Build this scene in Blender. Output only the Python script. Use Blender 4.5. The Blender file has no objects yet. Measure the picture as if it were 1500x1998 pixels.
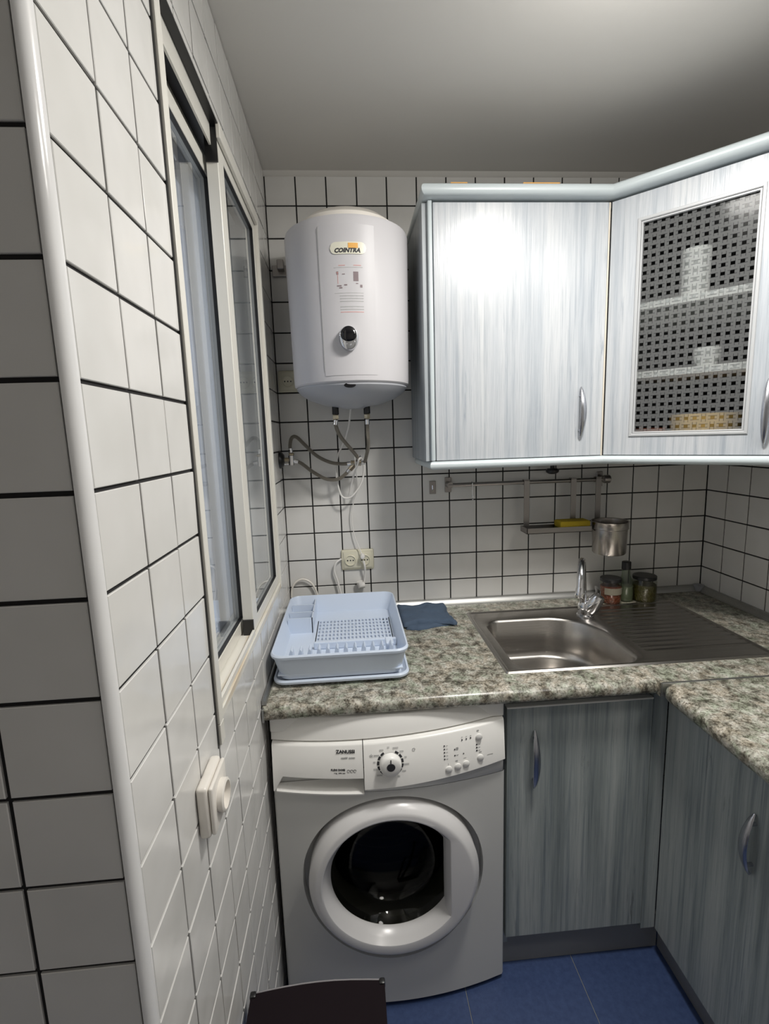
import bpy, bmesh, math, random
from mathutils import Vector, Matrix
random.seed(7)
SC = bpy.context.scene
COL = SC.collection
PI = math.pi

# ------------------------------------------------------------------ camera
T = 0.102                       # tile pitch (10 cm tile and its joint)
Z0 = 9.65 * T                   # height of the tile joint just above the worktop
cam_d = bpy.data.cameras.new('camera')
cam = bpy.data.objects.new('camera', cam_d)
COL.objects.link(cam)
cam.location = (0.24269, -1.79023, 1.53733)
cam.rotation_euler = (1.4158, 0.0319, -0.0737)
cam_d.sensor_fit = 'HORIZONTAL'
cam_d.sensor_width = 36.0
cam_d.lens = 949.68 / 1500 * 36.0
cam_d.clip_start = 0.02
SC.camera = cam

# ------------------------------------------------------------------ world, lights, exposure
wd = bpy.data.worlds.new('world')
SC.world = wd
wd.use_nodes = True
wd.node_tree.nodes['Background'].inputs[0].default_value = (0.75, 0.85, 1.0, 1)
wd.node_tree.nodes['Background'].inputs[1].default_value = 0.05
LAMP = (0.80, -0.97, 2.29)
ld = bpy.data.lights.new('ceiling_light', 'AREA')
ld.shape = 'DISK'
ld.size = 0.20
ld.energy = 13.5
ld.color = (1.0, 0.975, 0.93)
ld2 = bpy.data.lights.new('ceiling_light_glow', 'POINT')     # what the round lamp sends sideways and up
ld2.shadow_soft_size = 0.09
ld2.energy = 5.5
ld2.color = (1.0, 0.97, 0.92)
lo2 = bpy.data.objects.new('ceiling_light_glow', ld2)
COL.objects.link(lo2)
lo2.location = (LAMP[0], LAMP[1], LAMP[2] - 0.02)
lo = bpy.data.objects.new('ceiling_light', ld)
COL.objects.link(lo)
lo.location = LAMP
ld3 = bpy.data.lights.new('fill_light', 'AREA')      # added fill, no lamp known here; brightens the wall under the cabinets
ld3.shape = 'DISK'
ld3.size = 0.35
ld3.energy = 5.8
ld3.color = (1.0, 0.96, 0.90)
lo3 = bpy.data.objects.new('fill_light', ld3)
COL.objects.link(lo3)
lo3.location = (1.25, -1.47, 2.37)
SC.view_settings.view_transform = 'Standard'
SC.view_settings.look = 'None'
SC.view_settings.gamma = 1.0
SC.view_settings.exposure = 0.0
SC.view_settings.use_curve_mapping = False

# ------------------------------------------------------------------ materials
def new_mat(name):
    m = bpy.data.materials.new(name)
    m.use_nodes = True
    nt = m.node_tree
    return m, nt, nt.nodes['Principled BSDF']

def plain(name, col, rough=0.5, metal=0.0, coat=0.0, spec=0.5, emit=None, bump=None, aniso=0.0):
    m, nt, b = new_mat(name)
    b.inputs['Base Color'].default_value = (*col, 1)
    b.inputs['Roughness'].default_value = rough
    b.inputs['Metallic'].default_value = metal
    b.inputs['Coat Weight'].default_value = coat
    b.inputs['Specular IOR Level'].default_value = spec
    if emit:
        b.inputs['Emission Color'].default_value = (*emit[0], 1)
        b.inputs['Emission Strength'].default_value = emit[1]
    if bump:
        sc, st = bump
        tc = nt.nodes.new('ShaderNodeNewGeometry')
        n = nt.nodes.new('ShaderNodeTexNoise'); n.inputs['Scale'].default_value = sc
        nt.links.new(tc.outputs['Position'], n.inputs['Vector'])
        bp = nt.nodes.new('ShaderNodeBump'); bp.inputs['Strength'].default_value = st
        bp.inputs['Distance'].default_value = 0.01
        nt.links.new(n.outputs['Fac'], bp.inputs['Height'])
        nt.links.new(bp.outputs['Normal'], b.inputs['Normal'])
    return m

def ramp(nt, fac, stops):
    r = nt.nodes.new('ShaderNodeValToRGB')
    e = r.color_ramp.elements
    while len(e) < len(stops):
        e.new(0.5)
    for i, (p, c) in enumerate(stops):
        e[i].position = p
        e[i].color = (*c, 1)
    nt.links.new(fac, r.inputs['Fac'])
    return r.outputs['Color']

def mixc(nt, fac, a, b, mode='MIX'):
    n = nt.nodes.new('ShaderNodeMix'); n.data_type = 'RGBA'; n.blend_type = mode
    for sock, v in ((n.inputs['Factor'], fac), (n.inputs['A'], a), (n.inputs['B'], b)):
        if isinstance(v, (int, float)):
            sock.default_value = v
        elif isinstance(v, tuple):
            sock.default_value = (*v, 1)
        else:
            nt.links.new(v, sock)
    return n.outputs['Result']

def noise(nt, vec, scale, detail=3.0, rough=0.5, dist=0.0, out='Fac'):
    n = nt.nodes.new('ShaderNodeTexNoise')
    n.inputs['Scale'].default_value = scale
    n.inputs['Detail'].default_value = detail
    n.inputs['Roughness'].default_value = rough
    n.inputs['Distortion'].default_value = dist
    nt.links.new(vec, n.inputs['Vector'])
    return n.outputs[out]

def wpos(nt, scale=(1, 1, 1)):
    g = nt.nodes.new('ShaderNodeNewGeometry')
    mp = nt.nodes.new('ShaderNodeMapping')
    mp.inputs['Scale'].default_value = scale
    nt.links.new(g.outputs['Position'], mp.inputs['Vector'])
    return mp.outputs['Vector']

def tile_mat():
    m, nt, b = new_mat('white_glazed_tile')
    v = wpos(nt)
    c = ramp(nt, noise(nt, v, 9.0, 2), [(0.3, (0.68, 0.67, 0.645)), (0.7, (0.73, 0.72, 0.70))])
    nt.links.new(c, b.inputs['Base Color'])
    b.inputs['Roughness'].default_value = 0.14
    b.inputs['Specular IOR Level'].default_value = 0.5
    bp = nt.nodes.new('ShaderNodeBump'); bp.inputs['Strength'].default_value = 0.22
    bp.inputs['Distance'].default_value = 0.01
    nt.links.new(noise(nt, v, 11.0, 1.5), bp.inputs['Height'])
    nt.links.new(bp.outputs['Normal'], b.inputs['Normal'])
    return m

def wood_mat(name, cols, streak, rough=0.33, fine_k=0.7):
    m, nt, b = new_mat(name)
    v1 = wpos(nt, (16, 16, 0.5))
    v2 = wpos(nt, (75, 75, 1.5))
    v3 = wpos(nt, (320, 320, 9))
    v4 = wpos(nt, (42, 42, 3.0))
    base = ramp(nt, noise(nt, v1, 1.0, 5, 0.6, 0.4), [(0.36, cols[0]), (0.5, cols[1]), (0.64, cols[2])])
    fine = ramp(nt, noise(nt, v2, 1.0, 5, 0.7, 0.2), [(0.36, (0.62, 0.66, 0.70)), (0.47, (0.92, 0.93, 0.94)), (0.56, (1, 1, 1))])
    c = mixc(nt, fine_k, base, fine, 'MULTIPLY')
    fib = ramp(nt, noise(nt, v3, 1.0, 3, 0.6), [(0.36, (0.80, 0.82, 0.84)), (0.55, (1, 1, 1))])
    c = mixc(nt, fine_k, c, fib, 'MULTIPLY')
    sm = ramp(nt, noise(nt, v4, 1.0, 6, 0.72, 0.5), [(0.60, (0, 0, 0)), (0.70, (1, 1, 1))])
    c = mixc(nt, sm, c, mixc(nt, 0.55, c, streak))
    nt.links.new(c, b.inputs['Base Color'])
    b.inputs['Roughness'].default_value = rough
    bp = nt.nodes.new('ShaderNodeBump'); bp.inputs['Strength'].default_value = 0.08
    bp.inputs['Distance'].default_value = 0.003
    nt.links.new(noise(nt, v3, 1.0, 2), bp.inputs['Height'])
    nt.links.new(bp.outputs['Normal'], b.inputs['Normal'])
    return m

def granite_mat():
    m, nt, b = new_mat('mottled_granite_laminate')
    v = wpos(nt)
    n1 = noise(nt, v, 38, 10, 0.78, 0.25)
    c1 = ramp(nt, n1, [(0.38, (0.06, 0.052, 0.042)), (0.445, (0.20, 0.19, 0.155)), (0.50, (0.35, 0.34, 0.29)),
                       (0.555, (0.46, 0.445, 0.395)), (0.63, (0.62, 0.61, 0.56))])
    hue = ramp(nt, noise(nt, v, 24, 5, 0.65, 0.5), [(0.40, (0.86, 0.95, 0.87)), (0.50, (1, 1, 1)), (0.60, (1.0, 0.94, 0.88))])
    c1 = mixc(nt, 1.0, c1, hue, 'MULTIPLY')
    n2 = noise(nt, v, 170, 5, 0.75)
    c2 = ramp(nt, n2, [(0.38, (0.30, 0.27, 0.23)), (0.49, (1, 1, 1)), (0.62, (1.12, 1.12, 1.08))])
    c = mixc(nt, 0.9, c1, c2, 'MULTIPLY')
    nt.links.new(c, b.inputs['Base Color'])
    b.inputs['Roughness'].default_value = 0.28
    return m

def floor_mat():
    m, nt, b = new_mat('blue_floor_tile')
    v = wpos(nt)
    c = ramp(nt, noise(nt, v, 60, 5, 0.7), [(0.3, (0.032, 0.055, 0.145)), (0.7, (0.052, 0.086, 0.20))])
    nt.links.new(c, b.inputs['Base Color'])
    b.inputs['Roughness'].default_value = 0.42
    return m

def steel_mat(name, col=(0.55, 0.54, 0.52), rough=0.28, scl=(4, 400, 400), bump=0.05):
    m, nt, b = new_mat(name)
    v = wpos(nt, scl)
    n = noise(nt, v, 1.0, 2)
    c = ramp(nt, n, [(0.3, tuple(x * .85 for x in col)), (0.7, col)])
    nt.links.new(c, b.inputs['Base Color'])
    b.inputs['Metallic'].default_value = 1.0
    b.inputs['Roughness'].default_value = rough
    bp = nt.nodes.new('ShaderNodeBump'); bp.inputs['Strength'].default_value = bump
    bp.inputs['Distance'].default_value = 0.002
    nt.links.new(n, bp.inputs['Height'])
    nt.links.new(bp.outputs['Normal'], b.inputs['Normal'])
    return m

def glass_mat(name, tint, gloss_col=(1, 1, 1), rough=0.0, refl=1.0):
    m = bpy.data.materials.new(name); m.use_nodes = True
    nt = m.node_tree; nt.nodes.clear()
    o = nt.nodes.new('ShaderNodeOutputMaterial')
    t = nt.nodes.new('ShaderNodeBsdfTransparent'); t.inputs[0].default_value = (*tint, 1)
    g = nt.nodes.new('ShaderNodeBsdfGlossy'); g.inputs['Roughness'].default_value = rough
    g.inputs[0].default_value = (*gloss_col, 1)
    f = nt.nodes.new('ShaderNodeLayerWeight'); f.inputs[0].default_value = 0.5
    pw = nt.nodes.new('ShaderNodeMath'); pw.operation = 'POWER'; pw.inputs[1].default_value = 5.0
    nt.links.new(f.outputs['Facing'], pw.inputs[0])
    ma = nt.nodes.new('ShaderNodeMath'); ma.operation = 'MULTIPLY_ADD'; ma.inputs[1].default_value = 0.94; ma.inputs[2].default_value = 0.06
    nt.links.new(pw.outputs[0], ma.inputs[0])
    mu = nt.nodes.new('ShaderNodeMath'); mu.operation = 'MULTIPLY'; mu.inputs[1].default_value = refl
    mu.use_clamp = True
    nt.links.new(ma.outputs[0], mu.inputs[0])
    x = nt.nodes.new('ShaderNodeMixShader')
    nt.links.new(mu.outputs[0], x.inputs[0]); nt.links.new(t.outputs[0], x.inputs[1]); nt.links.new(g.outputs[0], x.inputs[2])
    nt.links.new(x.outputs[0], o.inputs[0])
    return m

def weave_glass_mat():
    """textured cabinet glass: small clear squares between frosted woven bands (UV in metres)"""
    m = bpy.data.materials.new('woven_pattern_glass'); m.use_nodes = True
    nt = m.node_tree; nt.nodes.clear()
    o = nt.nodes.new('ShaderNodeOutputMaterial')
    uv = nt.nodes.new('ShaderNodeUVMap')
    sep = nt.nodes.new('ShaderNodeSeparateXYZ'); nt.links.new(uv.outputs[0], sep.inputs[0])
    def mth(op, a, b=None):
        n = nt.nodes.new('ShaderNodeMath'); n.operation = op
        for i, v in enumerate((a, b)):
            if v is None: continue
            if isinstance(v, (int, float)): n.inputs[i].default_value = v
            else: nt.links.new(v, n.inputs[i])
        return n.outputs[0]
    px, pz = 0.0205, 0.0215
    u = mth('DIVIDE', sep.outputs[0], px); v = mth('DIVIDE', sep.outputs[1], pz)
    fu = mth('FRACT', u); fv = mth('FRACT', v)
    def band(f, c, w): return mth('LESS_THAN', mth('ABSOLUTE', mth('SUBTRACT', f, c)), w)
    sq = mth('MULTIPLY', band(fu, 0.5, 0.235), band(fv, 0.5, 0.20))
    # edges of the bands: thin darker lines, horizontal and vertical alternately on top
    par = mth('MODULO', mth('ADD', mth('FLOOR', u), mth('FLOOR', v)), 2.0)
    eh = mth('MAXIMUM', band(fv, 0.29, 0.035), band(fv, 0.71, 0.035))
    ev = mth('MAXIMUM', band(fu, 0.27, 0.03), band(fu, 0.73, 0.03))
    line = mth('ADD', mth('MULTIPLY', eh, par), mth('MULTIPLY', ev, mth('SUBTRACT', 1.0, par)))
    fcol = mixc(nt, line, (0.80, 0.82, 0.82), (0.30, 0.31, 0.32))
    clear_t = nt.nodes.new('ShaderNodeBsdfTransparent'); clear_t.inputs[0].default_value = (0.55, 0.57, 0.58, 1)
    fr_r = nt.nodes.new('ShaderNodeBsdfRefraction'); fr_r.inputs['IOR'].default_value = 1.05
    fr_r.inputs['Roughness'].default_value = 0.35
    nt.links.new(fcol, fr_r.inputs['Color'])
    fr_tr = nt.nodes.new('ShaderNodeBsdfTransparent'); nt.links.new(fcol, fr_tr.inputs['Color'])
    fr_t = nt.nodes.new('ShaderNodeMixShader'); fr_t.inputs[0].default_value = 0.5
    nt.links.new(fr_tr.outputs[0], fr_t.inputs[1]); nt.links.new(fr_r.outputs[0], fr_t.inputs[2])
    fr_d = nt.nodes.new('ShaderNodeBsdfDiffuse'); nt.links.new(mixc(nt, 0.60, fcol, (0, 0, 0)), fr_d.inputs['Color'])
    fr = nt.nodes.new('ShaderNodeMixShader'); fr.inputs[0].default_value = 0.30
    nt.links.new(fr_t.outputs[0], fr.inputs[1]); nt.links.new(fr_d.outputs[0], fr.inputs[2])
    mx = nt.nodes.new('ShaderNodeMixShader')
    nt.links.new(sq, mx.inputs[0]); nt.links.new(fr.outputs[0], mx.inputs[1]); nt.links.new(clear_t.outputs[0], mx.inputs[2])
    g = nt.nodes.new('ShaderNodeBsdfGlossy'); g.inputs['Roughness'].default_value = 0.12
    f = nt.nodes.new('ShaderNodeLayerWeight'); f.inputs[0].default_value = 0.12
    fin = nt.nodes.new('ShaderNodeMixShader')
    nt.links.new(f.outputs[0], fin.inputs[0]); nt.links.new(mx.outputs[0], fin.inputs[1]); nt.links.new(g.outputs[0], fin.inputs[2])
    nt.links.new(fin.outputs[0], o.inputs[0])
    return m

M = {}
M['tile'] = tile_mat()
M['grout'] = plain('black_grout', (0.011, 0.010, 0.011), 0.9)
M['fgrout'] = plain('pale_floor_grout', (0.30, 0.30, 0.26), 0.9)
M['ceiling'] = plain('matt_ceiling_paint', (0.72, 0.70, 0.66), 0.9, bump=(30, 0.05))
M['paint'] = plain('room_paint', (0.75, 0.73, 0.70), 0.9)
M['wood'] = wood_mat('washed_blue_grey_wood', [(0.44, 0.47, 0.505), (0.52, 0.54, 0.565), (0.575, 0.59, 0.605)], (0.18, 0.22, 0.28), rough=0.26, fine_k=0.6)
M['wood_low'] = wood_mat('shaded_blue_grey_wood', [(0.29, 0.325, 0.32), (0.42, 0.455, 0.445), (0.50, 0.53, 0.51)], (0.05, 0.065, 0.07), 0.42, fine_k=0.85)  # upper doors' finish again, the dimmer light below put into its colour
M['sidewood'] = wood_mat('shaded_cabinet_side', [(0.30, 0.33, 0.36), (0.38, 0.41, 0.43), (0.43, 0.46, 0.48)], (0.2, 0.23, 0.27), 0.4)  # shading of the cabinet side worked into this darker grey
M['cornice'] = plain('pale_blue_grey_moulding', (0.56, 0.62, 0.64), 0.3)
M['edge'] = plain('pale_edge_band', (0.46, 0.47, 0.48), 0.3)
M['beige'] = plain('beige_edge', (0.68, 0.62, 0.52), 0.5)
M['plinth'] = plain('dark_grey_plinth', (0.23, 0.235, 0.24), 0.45)
M['granite'] = granite_mat()
M['floor'] = floor_mat()
M['alu'] = steel_mat('brushed_aluminium', (0.50, 0.50, 0.485), 0.42)
M['steel'] = steel_mat('stainless_sink_steel', (0.50, 0.475, 0.445), 0.27)
M['steelv'] = steel_mat('brushed_canister_steel', (0.48, 0.45, 0.42), 0.25, (400, 400, 4))
M['dsteel'] = plain('dull_rail_steel', (0.33, 0.31, 0.30), 0.35, 1.0)
M['chrome'] = plain('polished_chrome', (0.80, 0.80, 0.82), 0.06, 1.0)
M['handle'] = plain('satin_nickel_handle', (0.52, 0.53, 0.57), 0.25, 1.0)
M['white'] = plain('white_enamel', (0.56, 0.548, 0.565), 0.42, spec=0.35)
M['wmwhite'] = plain('washing_machine_enamel', (0.66, 0.66, 0.64), 0.32)
M['wmpanel'] = plain('glossy_white_plastic', (0.88, 0.87, 0.84), 0.30)
M['ring'] = plain('door_ring_plastic', (0.74, 0.73, 0.73), 0.25)
M['grey'] = plain('grey_plastic', (0.33, 0.335, 0.36), 0.35)
M['dome'] = plain('silver_grey_plastic', (0.40, 0.41, 0.44), 0.3)
M['black'] = plain('black_plastic', (0.012, 0.012, 0.013), 0.35)
M['blackg'] = plain('gloss_black', (0.006, 0.006, 0.008), 0.06)
M['ink'] = plain('dark_print', (0.03, 0.03, 0.035), 0.6)
M['inkg'] = plain('grey_print', (0.42, 0.42, 0.42), 0.6)
M['inkr'] = plain('red_print', (0.62, 0.30, 0.28), 0.6)
M['cream'] = plain('cream_plastic', (0.72, 0.69, 0.55), 0.35)
M['ivory'] = plain('ivory_socket_plastic', (0.80, 0.76, 0.70), 0.3)
M['frame'] = plain('cream_lacquered_aluminium', (0.74, 0.72, 0.66), 0.3)
def stain_mat():
    m, nt, b = new_mat('rust_stained_rail')
    v = wpos(nt)
    c = ramp(nt, noise(nt, wpos(nt, (30, 3.2, 30)), 1.0, 4), [(0.46, (0.74, 0.72, 0.66)), (0.60, (0.66, 0.56, 0.42)), (0.74, (0.45, 0.30, 0.16))])
    nt.links.new(c, b.inputs['Base Color']); b.inputs['Roughness'].default_value = 0.4
    return m
M['stain'] = stain_mat()
M['orange'] = plain('orange_tape', (0.80, 0.42, 0.10), 0.6)
M['badge'] = plain('cream_badge', (0.74, 0.72, 0.60), 0.35)
M['rack'] = plain('pale_blue_plastic', (0.64, 0.72, 0.85), 0.28)
M['hose'] = plain('braided_hose', (0.34, 0.31, 0.26), 0.35, 0.45, bump=(700, 0.9))
M['brass'] = plain('aged_brass', (0.42, 0.36, 0.26), 0.3, 1.0)
M['cable'] = plain('white_cable', (0.78, 0.76, 0.73), 0.4)
M['sponge'] = plain('yellow_sponge', (0.66, 0.48, 0.03), 0.95, bump=(500, 0.7))
M['scrub'] = plain('green_scourer', (0.25, 0.24, 0.03), 0.95, bump=(600, 0.8))
M['cloth'] = plain('blue_grey_cloth', (0.085, 0.125, 0.19), 0.95, bump=(700, 0.5))
M['stool'] = plain('dark_brown_seat', (0.010, 0.006, 0.008), 0.85, spec=0.15)
M['piping'] = plain('grey_piping', (0.25, 0.24, 0.25), 0.5)
M['pane'] = glass_mat('window_glass', (0.93, 0.95, 0.97), refl=1.2)
M['blind'] = plain('pale_outside_shutter', (0.80, 0.83, 0.92), 0.6)
M['weave'] = weave_glass_mat()
M['drumglass'] = glass_mat('door_glass', (0.34, 0.34, 0.30), refl=0.28)
M['drum'] = plain('drum_steel', (0.16, 0.15, 0.13), 0.3, 1.0)
M['rubber'] = plain('grey_rubber', (0.13, 0.13, 0.125), 0.5)
M['jarglass'] = glass_mat('jar_glass', (0.80, 0.82, 0.76), refl=0.8)
M['chili'] = plain('red_orange_preserve', (0.20, 0.045, 0.018), 0.4, bump=(120, 0.8))
M['olive'] = plain('olive_preserve', (0.09, 0.075, 0.012), 0.4, bump=(120, 0.8))
M['greenglass'] = glass_mat('pale_green_bottle_glass', (0.80, 0.86, 0.76), refl=0.8)
M['oil'] = plain('cloudy_liquid', (0.13, 0.14, 0.10), 0.35)
M['jarlabel'] = plain('jar_label', (0.22, 0.20, 0.15), 0.6)
M['crockery'] = plain('white_crockery', (0.85, 0.85, 0.82), 0.2)
M['bowl'] = plain('yellow_bowl', (0.80, 0.52, 0.16), 0.4)
M['inner'] = plain('shaded_cabinet_inside', (0.12, 0.12, 0.12), 0.6)  # dark tone holds the shade inside the corner cabinet
M['shelf'] = plain('white_shelf', (0.80, 0.80, 0.77), 0.4)
M['lamp'] = plain('lamp_diffuser', (0.9, 0.9, 0.9), 0.5, emit=((1, 0.975, 0.94), 3.0))
M['darkred'] = plain('dark_glazed_pot', (0.25, 0.07, 0.03), 0.4)

# ------------------------------------------------------------------ helpers
def tag(o, label=None, cat=None, group=None, kind=None):
    if label: o['label'] = label
    if cat: o['category'] = cat
    if group: o['group'] = group
    if kind: o['kind'] = kind
    return o

def empty(name, loc, label, cat, group=None):
    o = bpy.data.objects.new(name, None)
    COL.objects.link(o)
    o.location = loc
    o.empty_display_size = 0.05
    return tag(o, label, cat, group)

def base_of(p):
    v = Vector((0, 0, 0))
    while p is not None:
        v += p.location
        p = p.parent
    return v

def ob(name, bm, mat, parent=None, smooth=False, kind=None, label=None, angle=None):
    """link the bmesh (given in room coordinates) as one mesh object, under its thing"""
    me = bpy.data.meshes.new(name)
    bmesh.ops.recalc_face_normals(bm, faces=bm.faces[:])
    off = base_of(parent)
    if off.length > 0:
        bmesh.ops.translate(bm, verts=bm.verts[:], vec=-off)
    if smooth:
        for f in bm.faces: f.smooth = True
        a = angle if angle is not None else math.radians(40)
        for e in bm.edges:
            if len(e.link_faces) == 2 and e.calc_face_angle(0) > a: e.smooth = False
    bm.to_mesh(me); bm.free()
    if isinstance(mat, (list, tuple)):
        for m in mat: me.materials.append(m)
    else:
        me.materials.append(mat)
    o = bpy.data.objects.new(name, me)
    COL.objects.link(o)
    if parent: o.parent = parent
    if kind: o['kind'] = kind
    if label: o['label'] = label
    return o

def B(): return bmesh.new()

def box(bm, x0, x1, y0, y1, z0, z1, bev=0.0, seg=1, mat=None):
    r = bmesh.ops.create_cube(bm, size=1.0)
    vs = r['verts']
    for v in vs:
        v.co = Vector((x0 + (v.co.x + .5) * (x1 - x0), y0 + (v.co.y + .5) * (y1 - y0), z0 + (v.co.z + .5) * (z1 - z0)))
    if mat is not None:
        M4(vs, mat)
    if bev > 0:
        es = list({e for v in vs for e in v.link_edges})
        bmesh.ops.bevel(bm, geom=es, offset=bev, segments=seg, profile=0.5, affect='EDGES')
    return vs

def M4(vs, mat):
    for v in vs: v.co = mat @ v.co

def bx(x0, x1, y0, y1, z0, z1, bev=0.0, seg=1):
    bm = B(); box(bm, x0, x1, y0, y1, z0, z1, bev, seg); return bm

def frame_from(axis):
    a = Vector(axis).normalized()
    h = Vector((0, 0, 1)) if abs(a.z) < 0.9 else Vector((1, 0, 0))
    u = h.cross(a).normalized(); v = a.cross(u)
    return u, v, a

def lathe(bm, prof, c=(0, 0, 0), axis=(0, 0, 1), n=40, close=True):
    """prof: (radius, height along the axis) pairs"""
    u, v, a = frame_from(axis); c = Vector(c)
    rings = []
    for r, h in prof:
        if r < 1e-6: rings.append([bm.verts.new(c + a * h)])
        else: rings.append([bm.verts.new(c + a * h + (u * math.cos(t) + v * math.sin(t)) * r) for t in [2 * PI * i / n for i in range(n)]])
    for A_, B_ in zip(rings, rings[1:]):
        for i in range(n):
            j = (i + 1) % n
            if len(A_) == 1 and len(B_) == 1: continue
            if len(A_) == 1: bm.faces.new((A_[0], B_[i], B_[j]))
            elif len(B_) == 1: bm.faces.new((A_[i], A_[j], B_[0]))
            else: bm.faces.new((A_[i], A_[j], B_[j], B_[i]))
    return bm

def lt(prof, c=(0, 0, 0), axis=(0, 0, 1), n=40): return lathe(B(), prof, c, axis, n)

def spline(pts, sub=6):
    P = [Vector(p) for p in pts]
    out = []
    for i in range(len(P) - 1):
        p0 = P[max(i - 1, 0)]; p1 = P[i]; p2 = P[i + 1]; p3 = P[min(i + 2, len(P) - 1)]
        for k in range(sub):
            t = k / sub
            out.append(0.5 * ((2 * p1) + (-p0 + p2) * t + (2 * p0 - 5 * p1 + 4 * p2 - p3) * t * t + (-p0 + 3 * p1 - 3 * p2 + p3) * t ** 3))
    out.append(P[-1])
    return out

def tube(bm, pts, r, n=10, flat=1.0, up=None, cap=True):
    """sweep a (possibly flattened) section; r is a number or one radius per point"""
    P = [Vector(p) for p in pts]
    rs = r if isinstance(r, (list, tuple)) else [r] * len(P)
    prev = None; rings = []
    for i, p in enumerate(P):
        t = (P[min(i + 1, len(P) - 1)] - P[max(i - 1, 0)]).normalized()
        if up is not None: u = Vector(up).cross(t).normalized()
        elif prev is None: u = frame_from(t)[0]
        else: u = (prev - t * prev.dot(t)).normalized()
        prev = u
        v = t.cross(u)
        rings.append([bm.verts.new(p + u * math.cos(a) * rs[i] + v * math.sin(a) * rs[i] * flat) for a in [2 * PI * k / n for k in range(n)]])
    for A_, B_ in zip(rings, rings[1:]):
        for k in range(n):
            bm.faces.new((A_[k], A_[(k + 1) % n], B_[(k + 1) % n], B_[k]))
    if cap:
        bm.faces.new(rings[0]); bm.faces.new(list(reversed(rings[-1])))
    return bm

def tb(pts, r, n=10, **k): return tube(B(), pts, r, n, **k)

def prism(bm, poly, axis, a0, a1):
    """extrude a polygon given in the plane across the axis ('x': (y,z), 'y': (x,z), 'z': (x,y))"""
    def P(p, a):
        return {'x': (a, p[0], p[1]), 'y': (p[0], a, p[1]), 'z': (p[0], p[1], a)}[axis]
    v0 = [bm.verts.new(P(p, a0)) for p in poly]; v1 = [bm.verts.new(P(p, a1)) for p in poly]
    bm.faces.new(v0); bm.faces.new(list(reversed(v1)))
    for i in range(len(poly)):
        j = (i + 1) % len(poly)
        bm.faces.new((v0[i], v1[i], v1[j], v0[j]))
    return bm

def pr(poly, axis, a0, a1): return prism(B(), poly, axis, a0, a1)

def text_bm(s, size, mat4, depth=0.0003, shear=0.0, bold=0.0, align='CENTER'):
    cu = bpy.data.curves.new('t', 'FONT')
    cu.body = s; cu.size = size; cu.extrude = depth; cu.shear = shear; cu.offset = bold
    cu.align_x = align; cu.align_y = 'CENTER'; cu.resolution_u = 2
    o = bpy.data.objects.new('t', cu); COL.objects.link(o)
    dg = bpy.context.evaluated_depsgraph_get()
    me = bpy.data.meshes.new_from_object(o.evaluated_get(dg))
    bm = B(); bm.from_mesh(me)
    bpy.data.objects.remove(o); bpy.data.curves.remove(cu); bpy.data.meshes.remove(me)
    bmesh.ops.transform(bm, matrix=mat4, verts=bm.verts[:])
    return bm

def join_bm(dst, src):
    me = bpy.data.meshes.new('tmp'); src.to_mesh(me); src.free(); dst.from_mesh(me); bpy.data.meshes.remove(me)
    return dst

def ringframe(bm, o, i, d0, d1, place, ch=0.0012):
    """a rectangular frame in one piece: o, i = (u0, u1, v0, v1) outer and inner, between depths d0 and d1 (front)"""
    def L_(r, k, d): return [bm.verts.new(place(u, v, d)) for u, v in ((r[0] + k, r[2] + k), (r[1] - k, r[2] + k), (r[1] - k, r[3] - k), (r[0] + k, r[3] - k))]
    ls = [L_(o, 0, d0), L_(o, 0, d1 - ch if d1 > d0 else d1 + ch), L_(o, ch, d1), L_(i, -ch, d1), L_(i, 0, d1 - ch if d1 > d0 else d1 + ch), L_(i, 0, d0)]
    for A_, B_ in zip(ls, ls[1:] + ls[:1]):
        for k in range(4): bm.faces.new((A_[k], A_[(k + 1) % 4], B_[(k + 1) % 4], B_[k]))
    return bm

def rrect(x0, x1, y0, y1, r, n=5):
    pts = []
    for cx, cy, a0 in ((x1 - r, y1 - r, 0), (x0 + r, y1 - r, 90), (x0 + r, y0 + r, 180), (x1 - r, y0 + r, 270)):
        for i in range(n + 1):
            a = math.radians(a0 + 90 * i / n)
            pts.append((cx + r * math.cos(a), cy + r * math.sin(a)))
    return pts

# ------------------------------------------------------------------ the setting
H = Z0 + 14 * T                # ceiling height 2.412
XR = 1.626                     # right wall
YE = -1.312                    # end of the left wall
YN = -1.326                    # face of the wall that turns away to the left
WY0, WY1, WZ0, WZ1 = -1.010, -0.224, 1.062, 2.185     # window opening in the left wall

tile_cache = {}
def tile_mesh(w, h):
    k = (round(w, 4), round(h, 4))
    if k not in tile_cache:
        bm = B()
        box(bm, -w / 2, w / 2, -h / 2, h / 2, -0.006, 0)
        top = [e for e in bm.edges if all(abs(v.co.z) < 1e-6 for v in e.verts)]
        bmesh.ops.bevel(bm, geom=top, offset=0.0008, segments=1, affect='EDGES')
        me = bpy.data.meshes.new('tile'); bm.to_mesh(me); bm.free()
        me.materials.append(M['tile']); tile_cache[k] = me
    return tile_cache[k]

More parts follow.
